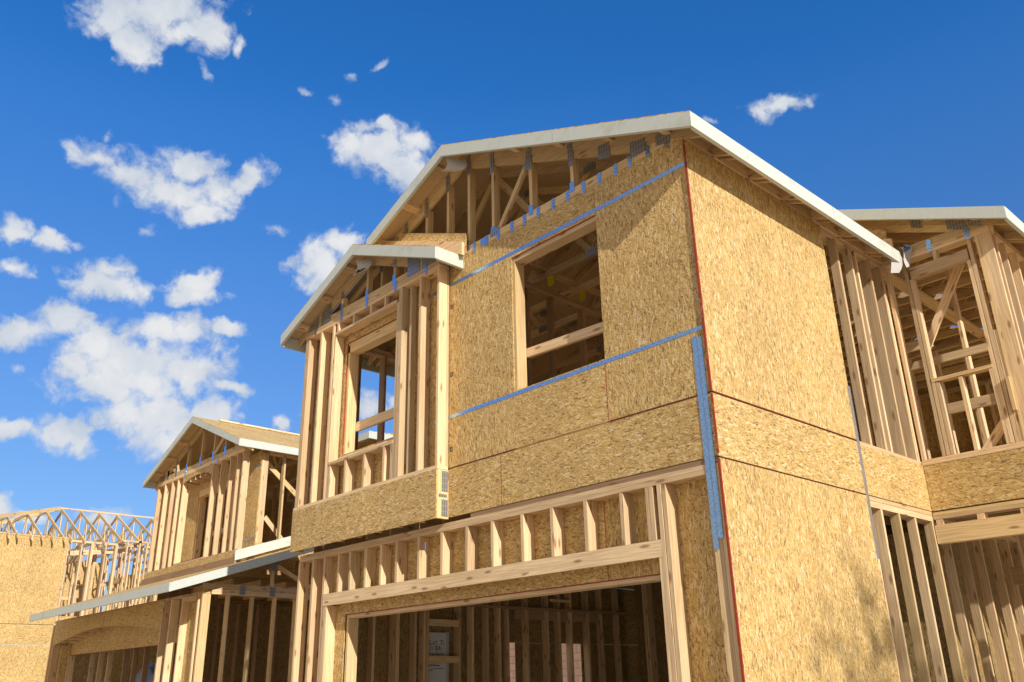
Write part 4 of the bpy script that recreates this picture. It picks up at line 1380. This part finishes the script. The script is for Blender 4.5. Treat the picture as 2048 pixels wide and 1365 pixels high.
panel_x(B2, -18.7, -10.7, .12, 3.29, y=5.0, mat=SHADED_OSB)
panel_y(B2, .8, 5.0, .12, 3.29, x=-18.5)
for x in (-15.2, -14.5, -13.8, -13.1, -12.4, -11.7):
    stud_x(B2, x, 4.9, .12, 3.2, .09, 'partition_stud', OLD)
# open side of the lower storey
part_box(B2, 'top_plate', -10.74, -10.602, AY + .15, 6.0, 3.118, 3.156, SPF)
part_box(B2, 'top_plate', -10.74, -10.604, AY + .15, 6.0, 3.158, 3.196)
for y in (1.09, 1.53, 1.96, 2.37, 2.78):
    stud_y(B2, y, -10.602, .12, 3.116, .10, mat=SPF)
part_box(B2, 'bottom_chord', -10.645, -10.607, AY, 6.0, 3.20, 3.29)
obj('top_chord', MB().plumb(-10.645, -10.607, -.0, 3.1, lambda y: zr(y) - .013, .09, axis='y', grain=1), SPF, B2)
obj('web', MB().box(-10.645, -10.607, 1.86, 1.92, 3.29, 3.72), SPF, B2)
obj('web', MB().beam((-10.626, 1.95, 3.66), (-10.626, 2.7, 3.30), .036, .07), SPF, B2)
obj('connector_plate', MB().box(-10.606, -10.603, 1.80, 1.96, 3.56, 3.72), PLATE, B2)
for y in (1.34, 1.90):
    obj('connector_plate', MB().box(-10.601, -10.597, y - .05, y + .05, 3.13, 3.27), PLATE, B2)
panel_x(B2, -12.2, -10.8, 3.2, 4.0, y=3.2)
panel_y(B2, 1.0, 5.0, .12, 3.15, x=-12.55, mat=SHADED_OSB)
for y in (1.4, 1.8, 2.2, 2.6, 3.0, 3.5, 4.0):
    stud_y(B2, y, -12.44, .12, 3.15, .09, 'partition_stud', OLD)
x = 1.2
while x < 4.8:
    obj('floor_joist', MB().box(-12.3, -10.75, x, x + S, 3.22, 3.40, 0), SPF, B2)
    x += .5
# set-back side wing whose roof corner shows through the near bay
obj('fascia', MB().box(-12.0, -9.87, 3.28, 3.318, 6.06, 6.20, 0), FASC, B2)
obj('fascia', MB().box(-9.908, -9.87, 3.319, 8.5, 6.06, 6.20, 1), FASC, B2)
c = MB()
c.hexa([(-12.0, 3.283, 6.19), (-9.873, 3.283, 6.19), (-12.0, 8.5, 6.19), (-9.873, 8.5, 6.19), (-12.0, 3.283, 6.202), (-9.873, 3.283, 6.202), (-12.0, 8.5, 6.9), (-9.873, 8.5, 6.50)], 1)
obj('roof_sheathing', c, OSB, B2)
part_box(B2, 'top_plate', -12.0, -10.1, 3.6, 3.73, 5.95, 6.03)
for x in (-12.0, -11.6, -11.2, -10.8, -10.4, -10.16):
    stud_x(B2, x, 3.6, 3.5, 5.95)
for y in (3.75, 4.15, 4.55, 4.95, 5.4):
    stud_y(B2, y, -10.12, 3.5, 5.95)
part_box(B2, 'top_plate', -10.26, -10.121, 3.75, 8.0, 5.95, 6.03)
panel_x(B2, -12.0, -10.3, 3.5, 5.9, y=5.6)
panel_x(B2, -12.0, -10.1, .12, 3.5, y=4.4)

# plastic covered heap on the porch floor
pl = MB()
n, m_ = 18, 10
rp = random.Random(5)
grid = []
for i in range(n + 1):
    row = []
    for j in range(m_ + 1):
        u, v = i / n, j / m_
        zz = 2.12 * (math.sin(math.pi * min(1, max(0, v))) ** .45) * (.72 + .28 * math.sin(math.pi * u) + .1 * math.sin(9 * u)) + rp.uniform(-.04, .04)
        row.append((-17.0 + 2.3 * u, 1.65 + 1.1 * v, .1 + max(.0, zz)))
    grid.append(row)
for i in range(n):
    for j in range(m_):
        pl.face([grid[i][j], grid[i + 1][j], grid[i + 1][j + 1], grid[i][j + 1]], [(0, 0), (1, 0), (1, 1), (0, 1)])
tag(obj('covered_pile', pl, PLASTIC), 'heap under blue grey plastic sheeting inside the arched porch of the second house', 'covered pile')

# ================================================================== THIRD HOUSE
C3 = thing('unfinished_house', (-28.5, 2.5, .1), 'far left house with a sunlit board wall and bare roof trusses without sheathing', 'house', 'unfinished timber houses')
TX = -26.2
for y0, y1 in ((-7.4, -3.4), (-3.395, -1.0), (-.995, 1.0), (1.005, 2.95)):
    panel_y(C3, y0, y1, 3.62, 6.20, x=TX)
for y0, y1 in ((-7.4, -1.0), (-.995, 2.93)):
    panel_y(C3, y0, y1, 3.03, 3.605, x=TX, strands='y')
    panel_y(C3, y0, y1, .05, 3.02, x=TX)
part_box(C3, 'top_plate', TX - .14, TX - .002, 2.96, 9.2, 6.13, 6.20)
part_box(C3, 'top_plate', TX - .14, TX + .012, -7.4, 2.95, 6.205, 6.25, SPF)
for y in (2.96, 3.36, 3.66, 3.70, 4.10, 4.42, 4.46, 4.9, 5.3, 5.8, 6.3, 6.9):
    stud_y(C3, y, TX, 3.7, 6.13)
part_box(C3, 'bottom_plate', TX - .14, TX, 2.96, 9.2, 3.66, 3.70)
for y in (3.0, 3.5, 4.1, 4.7, 5.2, 5.7, 6.2, 6.8, 7.4, 8.0):
    stud_y(C3, y, TX - 1.6, 3.7, 6.13, .09, 'partition_stud', FIR)
    stud_y(C3, y + .17, TX - 3.4, 3.7, 6.13, .09, 'partition_stud', FIR)
for y in (3.2, 3.45, 4.0, 4.3, 4.85, 5.35, 5.9, 6.5, 7.1, 7.7):
    stud_y(C3, y, TX - .75, 3.7, 6.13, .12, 'partition_stud', FIR)
    stud_y(C3, y + .1, TX - 2.5, 3.7, 6.13, .12, 'partition_stud', SPF)
    part_box(C3, 'blocking', TX - .86, TX - .76, y + .04, y + .24, 4.6 + .35 * math.sin(y * 9), 4.7 + .35 * math.sin(y * 9), FIR)
panel_y(C3, 3.9, 5.6, 3.7, 6.1, x=TX - 4.2)
panel_y(C3, 5.75, 9.4, 3.7, 5.75, x=TX - 4.2)
for x in (-26.9, -27.6, -28.3):
    stud_x(C3, x, 4.0, 3.7, 6.13, .09, 'partition_stud')
    stud_x(C3, x - .2, 6.0, 3.7, 6.13, .09, 'partition_stud')
part_box(C3, 'brace_board', -28.5, TX - .15, 3.4, 3.44, 5.6, 5.8)
part_box(C3, 'brace_board', -28.5, TX - .15, 4.8, 4.84, 5.0, 5.15)
part_box(C3, 'brace_board', -28.5, TX - .15, 5.9, 5.94, 5.5, 5.62)
obj('brace_board', MB().beam((TX - .3, 3.0, 5.8), (TX - .3, 5.0, 6.05), S, .14), FIR, C3)
panel_x(C3, -31.0, TX - .02, .05, 3.6, y=9.0)
obj('floor_deck', MB().box(-31.0, TX - .02, -7.0, 9.0, 3.62, 3.655), OSB, C3)
# bump-out with its own low plates
for y in (4.47, 4.97):
    part_box(C3, 'top_plate', TX, TX + .5, y, y + .09, 6.2, 6.26)
part_box(C3, 'top_plate', TX + .42, TX + .5, 4.56, 9.0, 6.2, 6.26)
for y in (4.6, 5.0, 5.23, 5.7, 6.2, 6.7):
    stud_y(C3, y, TX + .5, 3.7, 6.2, .09)
# bare hip roof
RX, RZ = -28.9, 7.62
z3 = lambda x: RZ - .49 * abs(x - RX)
def bare_truss(y, zt):
    root = bpy.data.objects.new('roof_truss', None)
    col.objects.link(root)
    root.parent = C3
    root.matrix_parent_inverse = Matrix.Translation(-BASE[C3.name])
    root.location = (0, y, 0)
    def s(nm, mb, m=SPF):
        o = obj(nm, mb, m)
        o.parent = root
    xe = TX + .28
    s('bottom_chord', MB().box(2 * RX - xe + .25, xe - .28, 0, S, 6.25, 6.335))
    if zt >= RZ - .01:
        s('top_chord', MB().plumb(RX, xe, .001, S - .001, z3, .10))
        s('top_chord', MB().plumb(2 * RX - xe, RX, .001, S - .001, z3, .10))
        s('web', MB().box(RX - .03, RX + .03, .002, S - .002, 6.336, RZ - .1))
    else:
        d = (RZ - zt) / .49
        s('top_chord', MB().plumb(RX + d, xe, .001, S - .001, z3, .10))
        s('top_chord', MB().plumb(2 * RX - xe, RX - d, .001, S - .001, z3, .10))
        s('top_chord', MB().box(RX - d, RX + d, .001, S - .001, zt - .10, zt))
    for dx in (-1.5, -.75, .75, 1.5):
        zz = min(z3(RX + dx), zt) - .1
        if zz > 6.45:
            s('web', MB().beam((RX + dx * .6, S / 2, 6.33), (RX + dx, S / 2, zz), .03, .055, (1, 0, 0)))
            s('web', MB().beam((RX + dx * 1.25, S / 2, 6.33), (RX + dx, S / 2, zz), .028, .055, (1, 0, 0)))
    return root
b0 = bare_truss(3.35, RZ)
for k in range(1, 10):
    copy_tree(b0, C3, .62 * k)
for i, y in enumerate((2.75, 2.1, 1.4, .7, 0.0)):
    bare_truss(y, RZ - .16 - .21 * i)
obj('ridge_board', MB().box(RX - .02, RX + .02, 3.3, 9.4, RZ + .001, RZ + .05, 1), SPF, C3)
obj('hip_board', MB().beam((RX, 3.3, RZ + .02), (TX + .2, -.6, 6.30), S, .12), SPF, C3)
obj('hip_board', MB().beam((RX, 3.3, RZ + .02), (2 * RX - TX - .2, -.6, 6.30), S, .12), SPF, C3)
for y in (-1.6, -.9, -.2, .5, 1.15, 1.8, 2.4, 2.95):
    obj('rafter_tail', MB().plumb(TX - .2, TX + .30, y, y + S, z3, .11), SPF, C3)

# ================================================================== BLOCK WALL
bw = obj('block_wall', MB().box(-30, 12, 13.0, 13.2, -.05, 3.4), BLOCK)
tag(bw, 'sunlit pink concrete block wall behind the garage of the nearest house', 'wall')

# ================================================================== TREE whose shadow falls on the side wall
T = thing('shade_tree', (18.0, -2.5, 0), 'leafy tree right of the nearest house, throwing the dappled shadow on its side wall', 'tree')
tr = MB()
rt = random.Random(3)


def limb(mb, a, b, r0, r1, n=7):
    a, b = Vector(a), Vector(b)
    d = (b - a).normalized()
    s = d.cross(Vector((.3, .9, .1))).normalized()
    u = s.cross(d)
    for i in range(n):
        p, q = 2 * math.pi * i / n, 2 * math.pi * (i + 1) / n
        e = lambda c, r, w: c + s * (math.cos(w) * r) + u * (math.sin(w) * r)
        mb.face([e(a, r0, p), e(a, r0, q), e(b, r1, q), e(b, r1, p)], [(0, 0), (1, 0), (1, 1), (0, 1)])


limb(tr, (18, -2.5, -.1), (17.9, -2.45, 4.2), .24, .17)
limb(tr, (17.9, -2.45, 4.2), (17.8, -2.35, 9.6), .17, .07)
tips = []
for i in range(20):
    z = 4.4 + i * .26
    a = i * 2.4
    ln = 2.5 - abs(i - 6) * .1
    tip = (17.9 + math.cos(a) * ln, -2.4 + math.sin(a) * ln, z + .9 + rt.uniform(0, .8))
    limb(tr, (17.87, -2.42, z), tip, .07, .015)
    tips.append(Vector(tip))
tips.append(Vector((17.8, -2.3, 10.9)))
limb(tr, (17.8, -2.35, 9.6), (17.8, -2.3, 10.8), .07, .012)
obj('trunk', tr, BARK, T)
cr = MB()
for tip in tips:
    for c_ in range(5):
        cen = tip + Vector((rt.gauss(0, .5), rt.gauss(0, .5), rt.gauss(0, .4)))
        for q_ in range(27):
            p = cen + Vector((rt.gauss(0, .24), rt.gauss(0, .24), rt.gauss(0, .2)))
            a = Vector((rt.gauss(0, 1), rt.gauss(0, 1), rt.gauss(0, .6))).normalized() * rt.uniform(.06, .11)
            b = Vector((rt.gauss(0, 1), rt.gauss(0, 1), rt.gauss(0, 1)))
            b = (b - a * (b.dot(a) / a.dot(a))).normalized() * rt.uniform(.03, .05)
            cr.face([p - a, p + b, p + a, p - b], [(0, 0), (1, 0), (1, 1), (0, 1)])
obj('crown', cr, LEAF, T)
